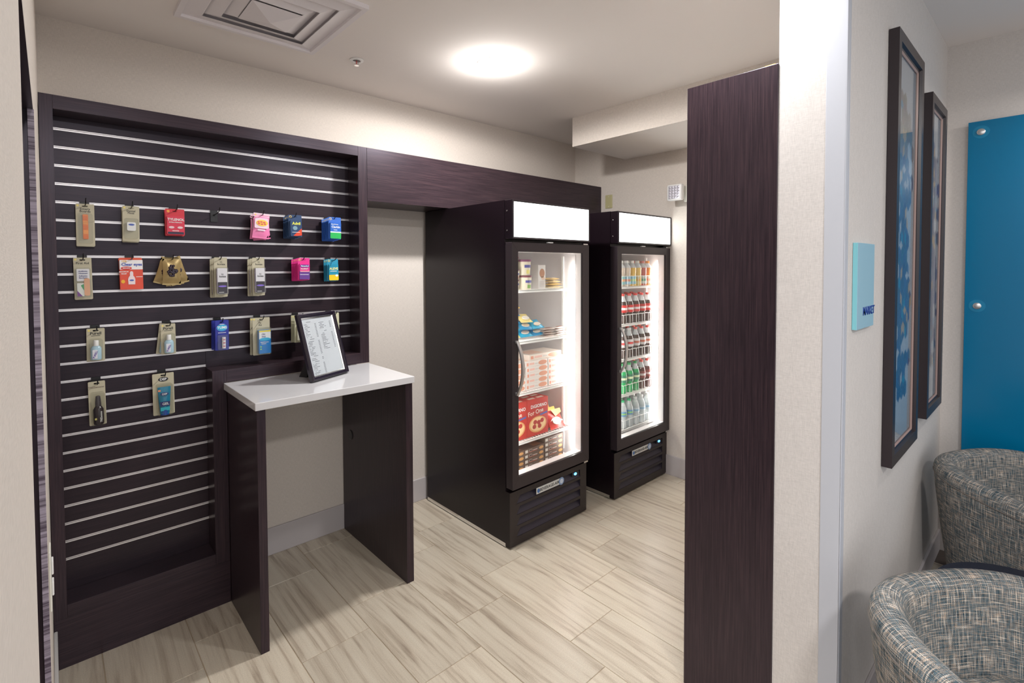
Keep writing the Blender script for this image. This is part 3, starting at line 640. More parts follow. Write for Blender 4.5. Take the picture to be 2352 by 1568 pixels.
        bx('white_top', -0.020, -0.108, 0.036, -0.072, 0.030, 0.0305, (0.82, 0.84, 0.88), t, 0.001); bx('yellow_cap_band', -0.020, -0.0715, 0.036, -0.064, 0.030, 0.0306, (0.88, 0.72, 0.08), t, 0.001)
        slab('blue_wave', ell(0.008, -0.109, 0.027, 0.008), -0.0308, -0.0300, cm((0.04, 0.45, 0.75)), t); T('re-', 0.016, CN, 0.002, -0.082, 0.0308); T('nu', 0.018, CN, 0.002, -0.094, 0.0308); T('Multi-Purpose', 0.0068, CW, 0.006, -0.124, 0.0308); T('Solution', 0.0068, CW, 0.002, -0.132, 0.0308)
        for q in range(2): bx('green_dot', -0.016, -0.150 - q * 0.012, -0.008, -0.144 - q * 0.012, 0.030, 0.0306, (0.35, 0.70, 0.15), t, 0.003)
        bx('blister', -0.026, -h + 0.005, 0.040, -0.050, 0.0008, 0.032, None, t, 0.006, m=M['blister'])
    elif kind == 'tancard':
        card((0.56, 0.55, 0.38)); dot_price(t, -w / 2 + 0.007, -0.008); bx('print_line', -0.014, -0.028, 0.014, -0.022, 0.0006, 0.0010, (0.05, 0.05, 0.04), t, 0.001); bx('print_line', -0.010, -0.038, 0.012, -0.033, 0.0006, 0.0010, (0.05, 0.05, 0.04), t, 0.001)
        bx('kit_case', -0.018, -h + 0.012, 0.018, -0.050, 0.0008, 0.008, (0.66, 0.64, 0.52), t, 0.004)
    elif kind == 'spray':
        card(TAN); T('TRESemme', 0.0115, cm((0.15, 0.10, 0.08)), -0.002, -0.026, bold=0.0001)
        MB().lathe([(0.0165, -h + 0.008), (0.018, -h + 0.012), (0.018, -0.118), (0.013, -0.108), (0.010, -0.104)], 16, 0.002, -0.019).build('spray_bottle', cm((0.02, 0.012, 0.015), 0.2), t, smooth=True)
        MB().lathe([(0.0105, -0.106), (0.0105, -0.092), (0.008, -0.062), (0.005, -0.060)], 14, 0.002, -0.019).build('overcap', cm((0.05, 0.04, 0.045), 0.15), t, smooth=True)
        o = text('TRESemme', 0.010, CW, t, (0.010, -0.0372, -0.148), rot=(PI / 2, -PI / 2, 0), bold=0.0004); bx('pink_band', -0.012, -0.160, -0.005, -0.152, 0.0355, 0.0372, (0.6, 0.55, 0.15), t, 0.001)
        bx('blister', -0.022, -h + 0.005, 0.024, -0.045, 0.0008, 0.040, None, t, 0.008, m=M['blister'])
    elif kind == 'gel':
        card(TAN); slab('oval', ell(0, -0.028, 0.020, 0.0105), -0.0011, -0.0006, CK, t); T('DEP', 0.015, CW, 0, -0.028, 0.0014, 0.0008)
        b = MB(); z0, z1 = -h + 0.010, -0.060
        vs = []; N = 12
        for q in range(5):
            f = q / 4; z = z0 + (z1 - z0) * f; rx = 0.019 + 0.007 * f; ry = 0.016 * (1 - f) + 0.0015
            vs += [(rx * math.cos(2 * PI * k / N), -0.018 + ry * math.sin(2 * PI * k / N), z) for k in range(N)]
        fs = [(q * N + k, q * N + (k + 1) % N, (q + 1) * N + (k + 1) % N, (q + 1) * N + k) for q in range(4) for k in range(N)] + [tuple(range(N)), tuple(4 * N + k for k in range(N))]
        b.add(vs, fs); b.build('tube', cm((0.01, 0.20, 0.34), 0.2), t, smooth=True)
        MB().lathe([(0.0175, -h + 0.004), (0.0175, -h + 0.028)], 16, 0, -0.018).build('cap', cm((0.02, 0.08, 0.35), 0.25), t, smooth=True)
        bx('navy_band', -0.019, -0.146, 0.019, -0.126, 0.0325, 0.0335, (0.01, 0.02, 0.14), t, 0.001); T('GEL', 0.015, CW, 0.002, -0.136, 0.0342, 0.0006); bx('teal_band', -0.018, -0.168, 0.018, -0.152, 0.033, 0.0345, (0.02, 0.45, 0.55), t, 0.001)
        slab('name_oval', ell(0.0, -0.092, 0.016, 0.007), -0.030, -0.022, cm((0.02, 0.05, 0.2)), t); T('DEP', 0.011, CW, 0, -0.092, 0.0306, 0.0005); bx('orange_flag', -0.024, -0.080, -0.014, -0.072, 0.020, 0.0225, (0.8, 0.3, 0.15), t, 0.001)
        bx('blister', -0.030, -h + 0.004, 0.032, -0.046, 0.0008, 0.038, None, t, 0.008, m=M['blister'])
    return t
# kind, rail, x at front, front depth, count, spacing, width, height, what, tilt list
PR = [
 ('emery', 4, 0.139, 0.040, 2, 0.016, 0.062, 0.180, 'hanging card of orange nail boards in blister', 'nail board card'),
 ('floss', 4, 0.296, 0.055, 3, 0.020, 0.061, 0.156, 'tan card with small white floss box', 'floss card'),
 ('red', 4, 0.463, 0.050, 2, 0.020, 0.077, 0.123, 'bright red pain reliever pack', 'medicine pack'),
 ('pink', 4, 0.836, 0.085, 5, 0.016, 0.078, 0.125, 'pink and white pouch with yellow badge', 'pouch'),
 ('navy', 4, 0.998, 0.100, 5, 0.020, 0.069, 0.116, 'navy pain reliever pack with yellow lettering', 'medicine pack'),
 ('claritin', 4, 1.213, 0.108, 6, 0.019, 0.071, 0.122, 'hanging blue and green allergy medicine pack', 'medicine pack'),
 ('firstaid', 7, 0.126, 0.040, 2, 0.016, 0.060, 0.178, 'hanging first aid card with bandage strip in blister', 'first aid card'),
 ('eyes', 7, 0.291, 0.050, 2, 0.024, 0.083, 0.140, 'hanging red and white eye drop box', 'eye drop box'),
 ('gold', 7, 0.443, 0.075, 4, 0.018, 0.073, 0.122, 'hanging gold foil sweet bag with dark window', 'foil bag'),
 ('kotex', 7, 0.639, 0.100, 3, 0.042, 0.057, 0.191, 'tan card with dark purple box, left twin hook', 'hygiene card'),
 ('kotex', 7, 0.811, 0.100, 3, 0.042, 0.058, 0.191, 'tan card with dark purple box, right twin hook', 'hygiene card'),
 ('benadryl', 7, 1.037, 0.108, 6, 0.019, 0.063, 0.117, 'hanging pink and purple allergy medicine pack', 'medicine pack'),
 ('aleve', 7, 1.214, 0.070, 3, 0.024, 0.064, 0.123, 'hanging teal and yellow pain reliever pack', 'medicine pack'),
 ('purell', 11, 0.163, 0.035, 1, 0.02, 0.062, 0.143, 'tan card with hand sanitizer bottle, near the left side', 'sanitizer card'),
 ('purell', 11, 0.425, 0.055, 2, 0.034, 0.058, 0.142, 'tan sanitizer bottle card left of blue antacid cards', 'sanitizer card'),
 ('tums', 11, 0.640, 0.098, 4, 0.026, 0.059, 0.146, 'hanging deep blue antacid card with white roll', 'antacid card'),
 ('renu', 11, 0.827, 0.075, 2, 0.045, 0.083, 0.192, 'tan card with blue lens solution box', 'lens solution card'),
 ('tancard', 11, 1.024, 0.080, 4, 0.018, 0.060, 0.147, 'pale tan kit card left behind the price list frame', 'kit card'),
 ('tancard', 11, 1.213, 0.078, 5, 0.015, 0.061, 0.146, 'pale tan kit card right behind the price list frame', 'kit card'),
 ('spray', 14, 0.161, 0.050, 1, 0.02, 0.058, 0.190, 'hanging tan card with a black spray bottle', 'hair spray card'),
 ('gel', 14, 0.402, 0.050, 1, 0.02, 0.084, 0.192, 'hanging wide tan card with a teal hair gel tube', 'hair gel card'),
]
names = {'emery': 'nail_board_card', 'floss': 'floss_card', 'red': 'pain_reliever_pack', 'pink': 'wipes_pouch', 'navy': 'pain_reliever_pack', 'claritin': 'allergy_pack', 'firstaid': 'first_aid_card', 'eyes': 'eye_drop_box', 'gold': 'foil_bag',
         'kotex': 'hygiene_card', 'benadryl': 'allergy_pack', 'aleve': 'pain_reliever_pack', 'purell': 'sanitizer_card', 'tums': 'antacid_card', 'renu': 'lens_solution_card', 'tancard': 'kit_card', 'spray': 'hair_spray_card', 'gel': 'hair_gel_card'}
holds = {'emery': 'the nail board cards', 'floss': 'the floss cards', 'red': 'the bright red packs', 'pink': 'the pink pouches', 'navy': 'the navy packs', 'claritin': 'the blue and green packs', 'firstaid': 'the first aid cards', 'eyes': 'the eye drop boxes', 'gold': 'the gold foil bags',
         'benadryl': 'the pink and purple packs', 'aleve': 'the teal and yellow packs', 'tums': 'the deep blue antacid cards', 'renu': 'the lens solution cards', 'spray': 'the black spray bottle card', 'gel': 'the teal gel tube card'}
rn = random.Random(11)
cnt = {}
for kind, i, x, d, n, sp, w_, h_, lab, cat in PR:
    cnt[kind] = cnt.get(kind, 0) + 1
    hn = holds.get(kind) or {'kotex': 'the %s dark purple boxed cards', 'purell': 'the %s hand sanitizer card', 'tancard': 'the %s kit cards behind the price list'}[kind] % ('left' if cnt[kind] == 1 else 'right')
    hook(x, i, 'black slat wall hook holding ' + hn)
    proto = build_product(kind, w_, h_)
    proto.name = names[kind]
    for q in range(n):
        o = proto if q == 0 else copy_tree(proto)
        L = lab if n == 1 else lab + (', front one of its hook' if q == 0 else ', %s from the front' % ORD[q])
        tag(o, L, cat, None if n == 1 else 'packs hanging on the hook at ' + {4: 'the top row', 7: 'the second row', 11: 'the third row', 14: 'the bottom row'}[i] + ' with ' + hn.replace('the ', '', 1))
        dd = d - q * sp
        jit = rn.uniform(-0.5, 0.5)
        ry = 0.0; dx = jit * 0.0012
        if kind == 'pink': ry = (0.07, -0.05, -0.10, 0.05, -0.12)[q]
        elif kind == 'gold': ry = (0.02, -0.30, 0.28, -0.16)[q]; 
        elif kind == 'purell' and q: ry = 0.12
        elif kind == 'kotex': ry = (0.0, -0.01, 0.01)[q]
        else: ry = jit * 0.03
        o.rotation_euler = (0.0, ry, 0)
        o.location = (x + dx, YS - dd, rail_z(i) + arm_z(dd) + 0.0095)
hook(0.636, 4, 'empty black slat wall hook between the red packs and the pink pouches')

# ------------------------------------------------------------------ fridges
YB = -0.915
def fridge(x0, dy, lab, shelves, sidelab):
    t = thing('display_fridge', lab, 'fridge', (x0, dy, 0), group='upright glass door merchandiser fridges')
    Wd, H = 0.6955, 2.0167
    yd0, yd1, yb0, yb1 = -0.915, -0.862, -0.855, -0.045
    c0, c1, cz0, cz1 = 0.045, 0.6505, 0.368, 1.745
    b = MB()  # carcass: hollow box open to the front
    b.box(0, c0 - 0.002, yb0, yb1, 0.028, H); b.box(c1 + 0.002, Wd, yb0, yb1, 0.028, H); b.box(c0 - 0.002, c1 + 0.002, yb0, yb1, cz1 + 0.002, H); b.box(c0 - 0.002, c1 + 0.002, yb0, yb1, 0.028, cz0 - 0.002); b.box(c0 - 0.002, c1 + 0.002, -0.115, yb1, cz0 - 0.002, cz1 + 0.002)
    b.build('body', M['fr_body'], t)
    b = MB(); e = 0.002
    b.box(c0 - e, c0, yb0, -0.117, cz0, cz1); b.box(c1, c1 + e, yb0, -0.117, cz0, cz1); b.box(c0, c1, yb0, -0.117, cz1, cz1 + e); b.box(c0, c1, yb0, -0.117, cz0 - e, cz0); b.box(c0, c1, -0.117, -0.115, cz0, cz1)
    b.build('interior_liner', M['liner'], t)
    b = MB()
    for x in (c0 + 0.001, c1 - 0.008):
        for y in (-0.74, -0.20): b.box(x, x + 0.007, y, y + 0.016, cz0 + 0.03, cz1 - 0.04)
    b.build('shelf_standards', M['wire'], t)
    boxo('kick_strip', M['chrome'], -0.0015, 0.0, yb0, yb1, 0.006, 0.028, parent=t)
    b = MB(); b.box(0.03, Wd - 0.03, yb0 + 0.02, yb1, 0.0, 0.028); b.build('base', M['black'], t)
    # sign box
    sg = boxo('sign_box', M['fr_body'], 0.0, Wd, yd0 - 0.004, yb0 - 0.002, 1.793, H - 0.001, parent=t, bevel=0.003)
    frame_ring_at(sg, 'sign_bezel', 0.004, Wd - 0.004, 1.796, H - 0.004, 0.010, yd0 - 0.010, yd0 - 0.003, M['fr_door'])
    boxo('sign_panel', M['signlit'], 0.013, Wd - 0.013, yd0 - 0.0065, yd0 - 0.0045, 1.805, H - 0.013, parent=sg)
    for z in (1.843, 1.955):
        MB().lathe([(0.004, 0), (0.004, 0.002), (0.002, 0.003)], 10).build('bolt', M['chrome'], sg, loc=(0, yd1 - 0.015, z), rot=(0, -PI / 2, 0))
    # door
    dz0, dz1 = 0.355, 1.775
    g0, g1, gz0, gz1 = 0.050, 0.629, 0.424, 1.7235
    dr = link('door', plate_mesh('door', rrect(0.001, dz0, Wd - 0.001, dz1, 0.003), [rrect(g0, gz0, g1, gz1, 0.006)], yd0, yd1, M['fr_door']), t)
    b = MB()
    for (x, z, X, Z) in ((g0, gz0, 0.001, dz0), (g0, gz1, 0.001, dz1), (g1, gz0, Wd - 0.001, dz0), (g1, gz1, Wd - 0.001, dz1)):
        d = Vector((X - x, 0, Z - z)); nrm = Vector((-d.z, 0, d.x)).normalized() * 0.0006
        b.add([(x + nrm.x, yd0 - 0.0003, z + nrm.z), (X + nrm.x, yd0 - 0.0003, Z + nrm.z), (X - nrm.x, yd0 - 0.0003, Z - nrm.z), (x - nrm.x, yd0 - 0.0003, z - nrm.z)], [(0, 1, 2, 3)])
    b.build('mitre_seams', M['fr_body'], dr)
    boxo('glass_pane', M['glass'], g0 - 0.001, g1 + 0.001, yd0 + 0.008, yd0 + 0.012, gz0 - 0.001, gz1 + 0.001, parent=dr)
    boxo('gasket', M['black'], 0.004, 0.012, yd1, yb0, dz0 + 0.01, dz1 - 0.01, parent=dr)
    lin = 0.003
    slab('door_reveal', rrect(g0 + 0.0005, gz0 + 0.0005, g1 - 0.0005, gz1 - 0.0005, 0.006), yd0 + 0.013, yb0 + 0.002, M['liner'], dr, holes=[rrect(g0 + lin, gz0 + lin, g1 - lin, gz1 - lin, 0.005)])
    b = MB(); b.box(g1 - lin, c1, yd1 + 0.001, yd1 + 0.003, gz0, gz1); b.box(c0, g0 + lin, yd1 + 0.001, yd1 + 0.003, gz0, gz1); b.build('inner_facing', M['liner'], dr)
    b = MB(); pts = []
    for q in range(13):
        f = q / 12; z = 0.905 + 0.305 * f; pts.append((0.030 + 0.004 * math.sin(PI * f), yd0 - 0.012 - 0.042 * math.sin(PI * f) ** 0.8, z))
    vs = []; N = len(pts)
    for q, (x, y, z) in enumerate(pts):
        hw = 0.0085 + 0.002 * math.sin(PI * q / 12); vs += [(x - hw, y - 0.006, z), (x + hw, y - 0.006, z), (x + hw, y + 0.006, z), (x - hw, y + 0.006, z)]
    fs = [(q * 4 + k, q * 4 + (k + 1) % 4, (q + 1) * 4 + (k + 1) % 4, (q + 1) * 4 + k) for q in range(N - 1) for k in range(4)] + [(0, 1, 2, 3), tuple((N - 1) * 4 + k for k in range(4))]
    b.add(vs, fs); b.box(0.021, 0.039, yd0 - 0.018, yd0, 0.900, 0.918); b.box(0.021, 0.039, yd0 - 0.018, yd0, 1.198, 1.214)
    b.build('handle', M['brushed'], dr, bevel=0.002, smooth=True)
    # hinge
    boxo('hinge', M['chrome'], Wd - 0.05, Wd - 0.005, yd0 + 0.006, yd1 - 0.01, 1.777, 1.784, parent=t); boxo('hinge', M['chrome'], Wd - 0.045, Wd - 0.005, yd0 + 0.004, yd1 - 0.008, 0.342, 0.352, parent=t)
    boxo('lock_tab', M['white'], 0.30, 0.345, yd0 - 0.002, yd0 + 0.012, 1.778, 1.784, parent=t)
    # grille with four scooped louvres
    gx0, gx1 = 0.052, 0.632
    slots = [(0.300, 0.254), (0.236, 0.190), (0.171, 0.125), (0.106, 0.060)]
    hol = [[(gx0, zb), (gx1, zb), (gx1, zt), (gx0 + 0.028, zt)] for zt, zb in slots]
    yg = yd0 + 0.022
    gr = link('grille', plate_mesh('grille', rrect(0.0, 0.012, Wd, 0.332, 0.003), hol, yg, yg + 0.004, M['fr_grille']), t)
    b = MB(); b.box(0, 0.004, yg + 0.004, yb0, 0.012, 0.332); b.box(Wd - 0.004, Wd, yg + 0.004, yb0, 0.012, 0.332); b.box(0.004, Wd - 0.004, yg + 0.004, yb0, 0.328, 0.332); b.build('grille_returns', M['fr_body'], gr)
    for zt, zb in slots:
        dd = 0.034; b = MB()
        b.add([(gx0, yg + 0.003, zb), (gx1, yg + 0.003, zb), (gx1, yg + dd, zt), (gx0 + 0.028, yg + dd, zt), (gx1, yg + 0.003, zt), (gx0 + 0.028, yg + 0.003, zt)], [(0, 1, 2, 3), (1, 4, 2), (0, 3, 5), (5, 3, 2, 4)])
        b.build('louvre', M['fr_louvre'], gr)
    pl = boxo('nameplate', M['chrome'] if False else cm((0.62, 0.62, 0.60), 0.3), 0.215, 0.445, yg - 0.004, yg - 0.0005, 0.262, 0.300, parent=gr, bevel=0.001)
    slab('logo', ell(0.232, 0.281, 0.011, 0.013), yg - 0.0055, yg - 0.004, cm((0.06, 0.16, 0.40)), pl); slab('logo', ell(0.440, 0.281, 0.024, 0.024, 20), yg - 0.0062, yg - 0.0042, cm((0.20, 0.30, 0.50), 0.3), pl)
    slab('logo', ell(0.440, 0.281, 0.015, 0.015, 20), yg - 0.0070, yg - 0.0062, cm((0.55, 0.62, 0.72), 0.3), pl)
    text('BEVERAGE-AIR', 0.027, CK, pl, (0.331, yg - 0.0048, 0.281), bold=0.0006)
    dp = boxo('thermostat', M['black'], 0.555, 0.620, yg + 0.002, yg + 0.012, 0.272, 0.296, parent=gr)
    slab('display', ell(0.585, 0.284, 0.012, 0.008), yg - 0.0005, yg + 0.002, M['blueled'], dp)
    # shelves
    for z in shelves:
        b = MB(); b.box(c0 + 0.008, c1 - 0.008, -0.812, -0.806, z - 0.016, z - 0.002); b.box(c0 + 0.008, c1 - 0.008, -0.812, -0.800, z - 0.004, z); b.box(c0 + 0.008, c1 - 0.008, -0.17, -0.164, z - 0.008, z)
        for q in range(25): x = c0 + 0.012 + q * (c1 - c0 - 0.024) / 24; b.box(x - 0.0018, x + 0.0018, -0.806, -0.166, z - 0.004, z - 0.0004)
        for x in (c0 + 0.009, c1 - 0.013): b.box(x, x + 0.004, -0.812, -0.165, z - 0.010, z)
        b.build('shelf', M['wire'], t)
    boxo('light_tube', M['tube'], c1 - 0.030, c1 - 0.008, -0.850, -0.836, 0.42, 1.65, parent=t, bevel=0.003)
    boxo('light_tube', M['tube'], c0 + 0.008, c0 + 0.024, -0.850, -0.838, 0.42, 1.65, parent=t, bevel=0.003)
    return t
def frame_ring_at(parent, name, x0, x1, z0, z1, bw, y0, y1, m):
    W, H = x1 - x0, z1 - z0
    o = frame_ring(name, W, H, bw, y0, y1, m, parent, [(0, y1), (0, y0), (bw, y0 + 0.004), (bw, y1)]); o.location = (x0, 0, z0); return o
SH1 = [1.494, 1.182, 0.867, 0.569]; SH2 = [1.488, 1.210, 0.951, 0.689, 0.428]
F1 = fridge(1.9645, 0.0, 'black upright glass door freezer nearest the counter, stocked with frozen food', SH1, 'left')
F2 = fridge(2.9215, -0.038, 'black upright glass door fridge by the far wall, stocked with bottled drinks', SH2, 'right')

# ---- goods in the freezer (front faces at y about -0.79)
FX = 1.9645
def gbox(name, cat, lab, x, y, z, w, d, h, col, decor=None, rz=0, group=None):
    t = thing(name, lab, cat, (x + w / 2, y, z), rz, group)
    boxo('carton', cm(col, 0.45), -w / 2, w / 2, 0, d, 0, h, parent=t, bevel=0.0008)
    if decor: decor(t, w, d, h)
    return t
def stack_word(q, n): return 'bottom' if q == 0 else 'top' if q == n - 1 else ORD[q] + ' from the bottom'
def meal_decor(t, w, d, h):
    slab('food_print', ell(w * 0.27, h * 0.5, w * 0.20, h * 0.42), -0.0005, 0.0, cm((0.70, 0.33, 0.22)), t); bx('name_print', -w * 0.34, h * 0.34, -w * 0.12, h * 0.70, 0, 0.0005, (0.85, 0.52, 0.45), t, 0.004); bx('small_print', -w * 0.09, h * 0.40, w * 0.05, h * 0.56, 0, 0.0005, (0.62, 0.60, 0.58), t, 0.001)
    bx('top_print', -w * 0.4, 0, w * 0.1, 0, 0, 0, (1, 1, 1), t) if False else None
    boxo('top_print', cm((0.85, 0.55, 0.42)), -w * 0.42, w * 0.0, d * 0.15, d * 0.8, h, h + 0.0004, parent=t)
    bx('corner_mark', -w * 0.46, h * 0.2, -w * 0.38, h * 0.75, 0, 0.0005, (0.80, 0.35, 0.25), t, 0.001)
def dark_decor(t, w, d, h):
    slab('pastry_print', ell(w * 0.34, h * 0.46, w * 0.11, h * 0.30), -0.0005, 0.0, cm((0.62, 0.33, 0.12)), t); bx('badge', -w * 0.47, h * 0.22, -w * 0.34, h * 0.78, 0, 0.0005, (0.70, 0.66, 0.60), t, 0.001)
    slab('name_oval', ell(-w * 0.20, h * 0.55, w * 0.085, h * 0.24, 16), -0.0006, 0, cm((0.62, 0.56, 0.50)), t); slab('name_oval_centre', ell(-w * 0.20, h * 0.55, w * 0.072, h * 0.18, 16), -0.0009, -0.0006, cm((0.09, 0.05, 0.04)), t); bx('white_line', -w * 0.08, h * 0.40, w * 0.14, h * 0.50, 0, 0.0005, (0.78, 0.74, 0.70), t, 0.0005)
    boxo('top_print', cm((0.30, 0.13, 0.07)), w * 0.02, w * 0.42, d * 0.15, d * 0.85, h, h + 0.0003, parent=t); bx('red_line', -w * 0.30, h * 0.20, w * 0.12, h * 0.28, 0, 0.0005, (0.5, 0.10, 0.05), t, 0.0005)
def pizza_decor(t, w, d, h):
    text('DiGIORNO', w * 0.155, CW, t, (w * 0.05, -0.0008, h * 0.80), bold=0.0012); o = text('For One', w * 0.21, cm((0.88, 0.82, 0.72)), t, (-w * 0.10, -0.0008, h * 0.64), bold=0.0006); o.rotation_euler = (PI / 2, -0.10, 0)
    slab('pizza_crust', ell(0.0, h * 0.30, w * 0.42, h * 0.22, 24), -0.0006, 0, cm((0.72, 0.36, 0.14)), t); slab('pizza_cheese', ell(0.0, h * 0.305, w * 0.36, h * 0.185, 24), -0.0010, -0.0006, cm((0.85, 0.60, 0.32)), t)
    for a, b_ in ((-0.17, 0.25), (0.08, 0.24), (-0.13, 0.37), (0.04, 0.345), (0.20, 0.38)): slab('pepperoni', ell(w * a, h * b_, w * 0.088, h * 0.062, 14), -0.0014, -0.0010, cm((0.45, 0.04, 0.03)), t)
    slab('blue_flash', [(w * 0.10, h * 0.56), (w * 0.46, h * 0.60), (w * 0.46, h * 0.55), (w * 0.12, h * 0.52)], -0.0006, 0, cm((0.08, 0.12, 0.40)), t)
    for q in range(2): boxo('top_stripe', cm((0.80, 0.68, 0.58)), -w * 0.35 + q * w * 0.42, -w * 0.05 + q * w * 0.42, d * 0.25, d * 0.75, h, h + 0.0004, parent=t)
# bottom: dark pastry boxes
for c, (x, n, nm) in enumerate(((FX + 0.057, 4, 'left'), (FX + 0.236, 4, 'middle'), (FX + 0.420, 5, 'right'))):
    for q in range(n):
        gbox('pastry_box', 'food box', 'dark brown pastry box, %s, in the %s stack at the freezer bottom' % (stack_word(q, n), nm), x + rn.uniform(-1, 1) * 0.001, -0.775, 0.3685 + q * 0.0318, 0.178, 0.115, 0.0313, (0.135, 0.085, 0.065), dark_decor, group='dark pastry boxes at the freezer bottom')
# shelf 4: pizza boxes and bags
pz = None
for c in range(2):
    for r_ in range(4):
        lab = 'red pizza box with pizza photo, %s column, %s from the front' % (('left', 'right')[c], ORD[r_])
        gbox('pizza_box', 'pizza box', lab, FX + 0.057 + c * 0.192, -0.785 + r_ * 0.054, 0.5695, 0.190, 0.050, 0.232, (0.52, 0.035, 0.025), pizza_decor, group='pizza boxes on the fourth freezer shelf')
def snack_bag(lab, cat, x, y, z, w, h, d, col, rot, print_col=(0.8, 0.8, 0.75), group=None, name='snack_bag', word=None, wcol=None):
    t = thing(name, lab, cat, (x, y, z), 0, group); t.rotation_euler = rot
    puff('bag', w, h, d, col, t, 0.006, rough=0.3)
    slab('print_patch', ell(0, h * 0.42, w * 0.28, h * 0.22, 16), -d * 0.62, -d * 0.40, cm(print_col, 0.35), t)
    if word: text(word, w * 0.2, wcol or CW, t, (0, -d * 0.66, h * 0.72), bold=0.0008)
    return t
for q in range(6):
    t = snack_bag('red and gold frozen snack bag leaning by the pizza boxes, %s from the front' % ORD[q], 'snack bag', FX + 0.538 - q * 0.006, -0.785 + q * 0.045, 0.5705, 0.140, 0.112 + 0.004 * q, 0.026, ((0.60, 0.05, 0.04), (0.70, 0.10, 0.05))[q % 2], (-0.55, 0.0, 0.0), (0.85, 0.70, 0.60), 'red and gold snack bags on the fourth freezer shelf')
    hh = 0.112 + 0.004 * q
    slab('gold_corner', [(0.0, 0.006 + hh * 0.62), (0.066, 0.006 + hh * 0.80), (0.069, 0.010 + hh), (-0.02, 0.010 + hh)], -0.0175, -0.0165, cm((0.85, 0.58, 0.15), 0.3), t)
    slab('white_flash', [(-0.062, 0.050), (-0.030, 0.070), (0.050, 0.045), (0.050, 0.038), (-0.030, 0.058)], -0.0178, -0.0170, cm((0.86, 0.82, 0.78), 0.3), t)
# shelf 3: flat meal boxes
for (x, n, nm) in ((FX + 0.058, 5, 'left'), (FX + 0.246, 5, 'middle'), (FX + 0.449, 5, 'right')):
    for q in range(n):
        gbox('meal_box', 'food box', 'flat white meal box, %s, in the %s stack on the freezer shelf' % (stack_word(q, n), nm), x + (rn.uniform(-1, 1) * 0.003), -0.780, 0.8675 + q * 0.0355, 0.182 if nm != 'middle' else 0.196, 0.155, 0.035, (0.80, 0.74, 0.70), meal_decor, group='flat meal boxes on the third freezer shelf')
gbox('meal_box', 'food box', 'flat white frozen meal box lying across the top of the right and middle stacks', FX + 0.290, -0.765, 0.8675 + 5 * 0.0355, 0.300, 0.16, 0.035, (0.82, 0.72, 0.64), meal_decor, group='flat meal boxes on the third freezer shelf')
# shelf 2: heap of colourful bags, wrapped bars
BC = [((0.02, 0.28, 0.55), 'blue'), ((0.80, 0.52, 0.12), 'orange'), ((0.02, 0.38, 0.62), 'light blue'), ((0.70, 0.12, 0.06), 'red'), ((0.04, 0.20, 0.50), 'dark blue'), ((0.85, 0.68, 0.25), 'yellow')]
heap = []
for c, (x, cols_) in enumerate(((0.158, (5, 2, 0, 4, 1)), (0.268, (2, 0, 5)), (0.374, (0, 2)))):
    for q, ci in enumerate(cols_):
        nm = '%s ice cream snack bag, %s in the %s pile of the heap' % (BC[ci][1], 'lowest' if q == 0 else ORD[q] + ' up', ('left', 'middle', 'right')[c])
        snack_bag(nm, 'snack bag', FX + x + rn.uniform(-0.003, 0.003), -0.765 - 0.001 * q, 1.1985 + 0.0455 * q, 0.108, 0.070, 0.026, BC[ci][0], (-0.98, rn.uniform(-0.05, 0.05), rn.uniform(-0.10, 0.10)), ((0.75, 0.62, 0.50), (0.80, 0.75, 0.70))[ci % 2], 'heap of colourful bags on the second freezer shelf')
for q in range(8):
    r_, c = q // 2, q % 2
    t = thing('ice_cream_bar', 'white and brown wrapped ice cream bar, %s layer, %s' % (ORD[r_], ('nearer the heap', 'nearer the light')[c]), 'ice cream bar', (FX + 0.455 + c * 0.108 + (r_ % 2) * 0.01, -0.765, 1.1825 + 0.0145 * r_ + 0.0075), 0, 'wrapped bars beside the heap of bags')
    o = puff('wrapper', 0.045, 0.105, 0.014, (0.72, 0.66, 0.62) if c else (0.55, 0.45, 0.40), t, -0.0525, rough=0.3); o.rotation_euler = (PI / 2, 0, PI / 2 + rn.uniform(-0.12, 0.12)); 
    boxo('print_strip', cm((0.28, 0.10, 0.07)), -0.030, 0.020, -0.012, 0.010, 0.0070, 0.0078, parent=t)
t = thing('cup_pack', 'pale clear-wrapped multipack of cups at the back of the second freezer shelf', 'cup pack', (FX + 0.30, -0.30, 1.1825))
for q in range(4):
    for c in range(2):
        MB().lathe([(0.030, 0), (0.036, 0.062), (0.038, 0.064), (0.038, 0.068)], 14, (c - 0.5) * 0.08, 0).build('cup', cm((0.62, 0.58, 0.55)), t, loc=(0, 0, q * 0.070), smooth=True)
boxo('wrap', M['blister'], -0.083, 0.083, -0.043, 0.043, 0.0, 0.285, parent=t, bevel=0.01)
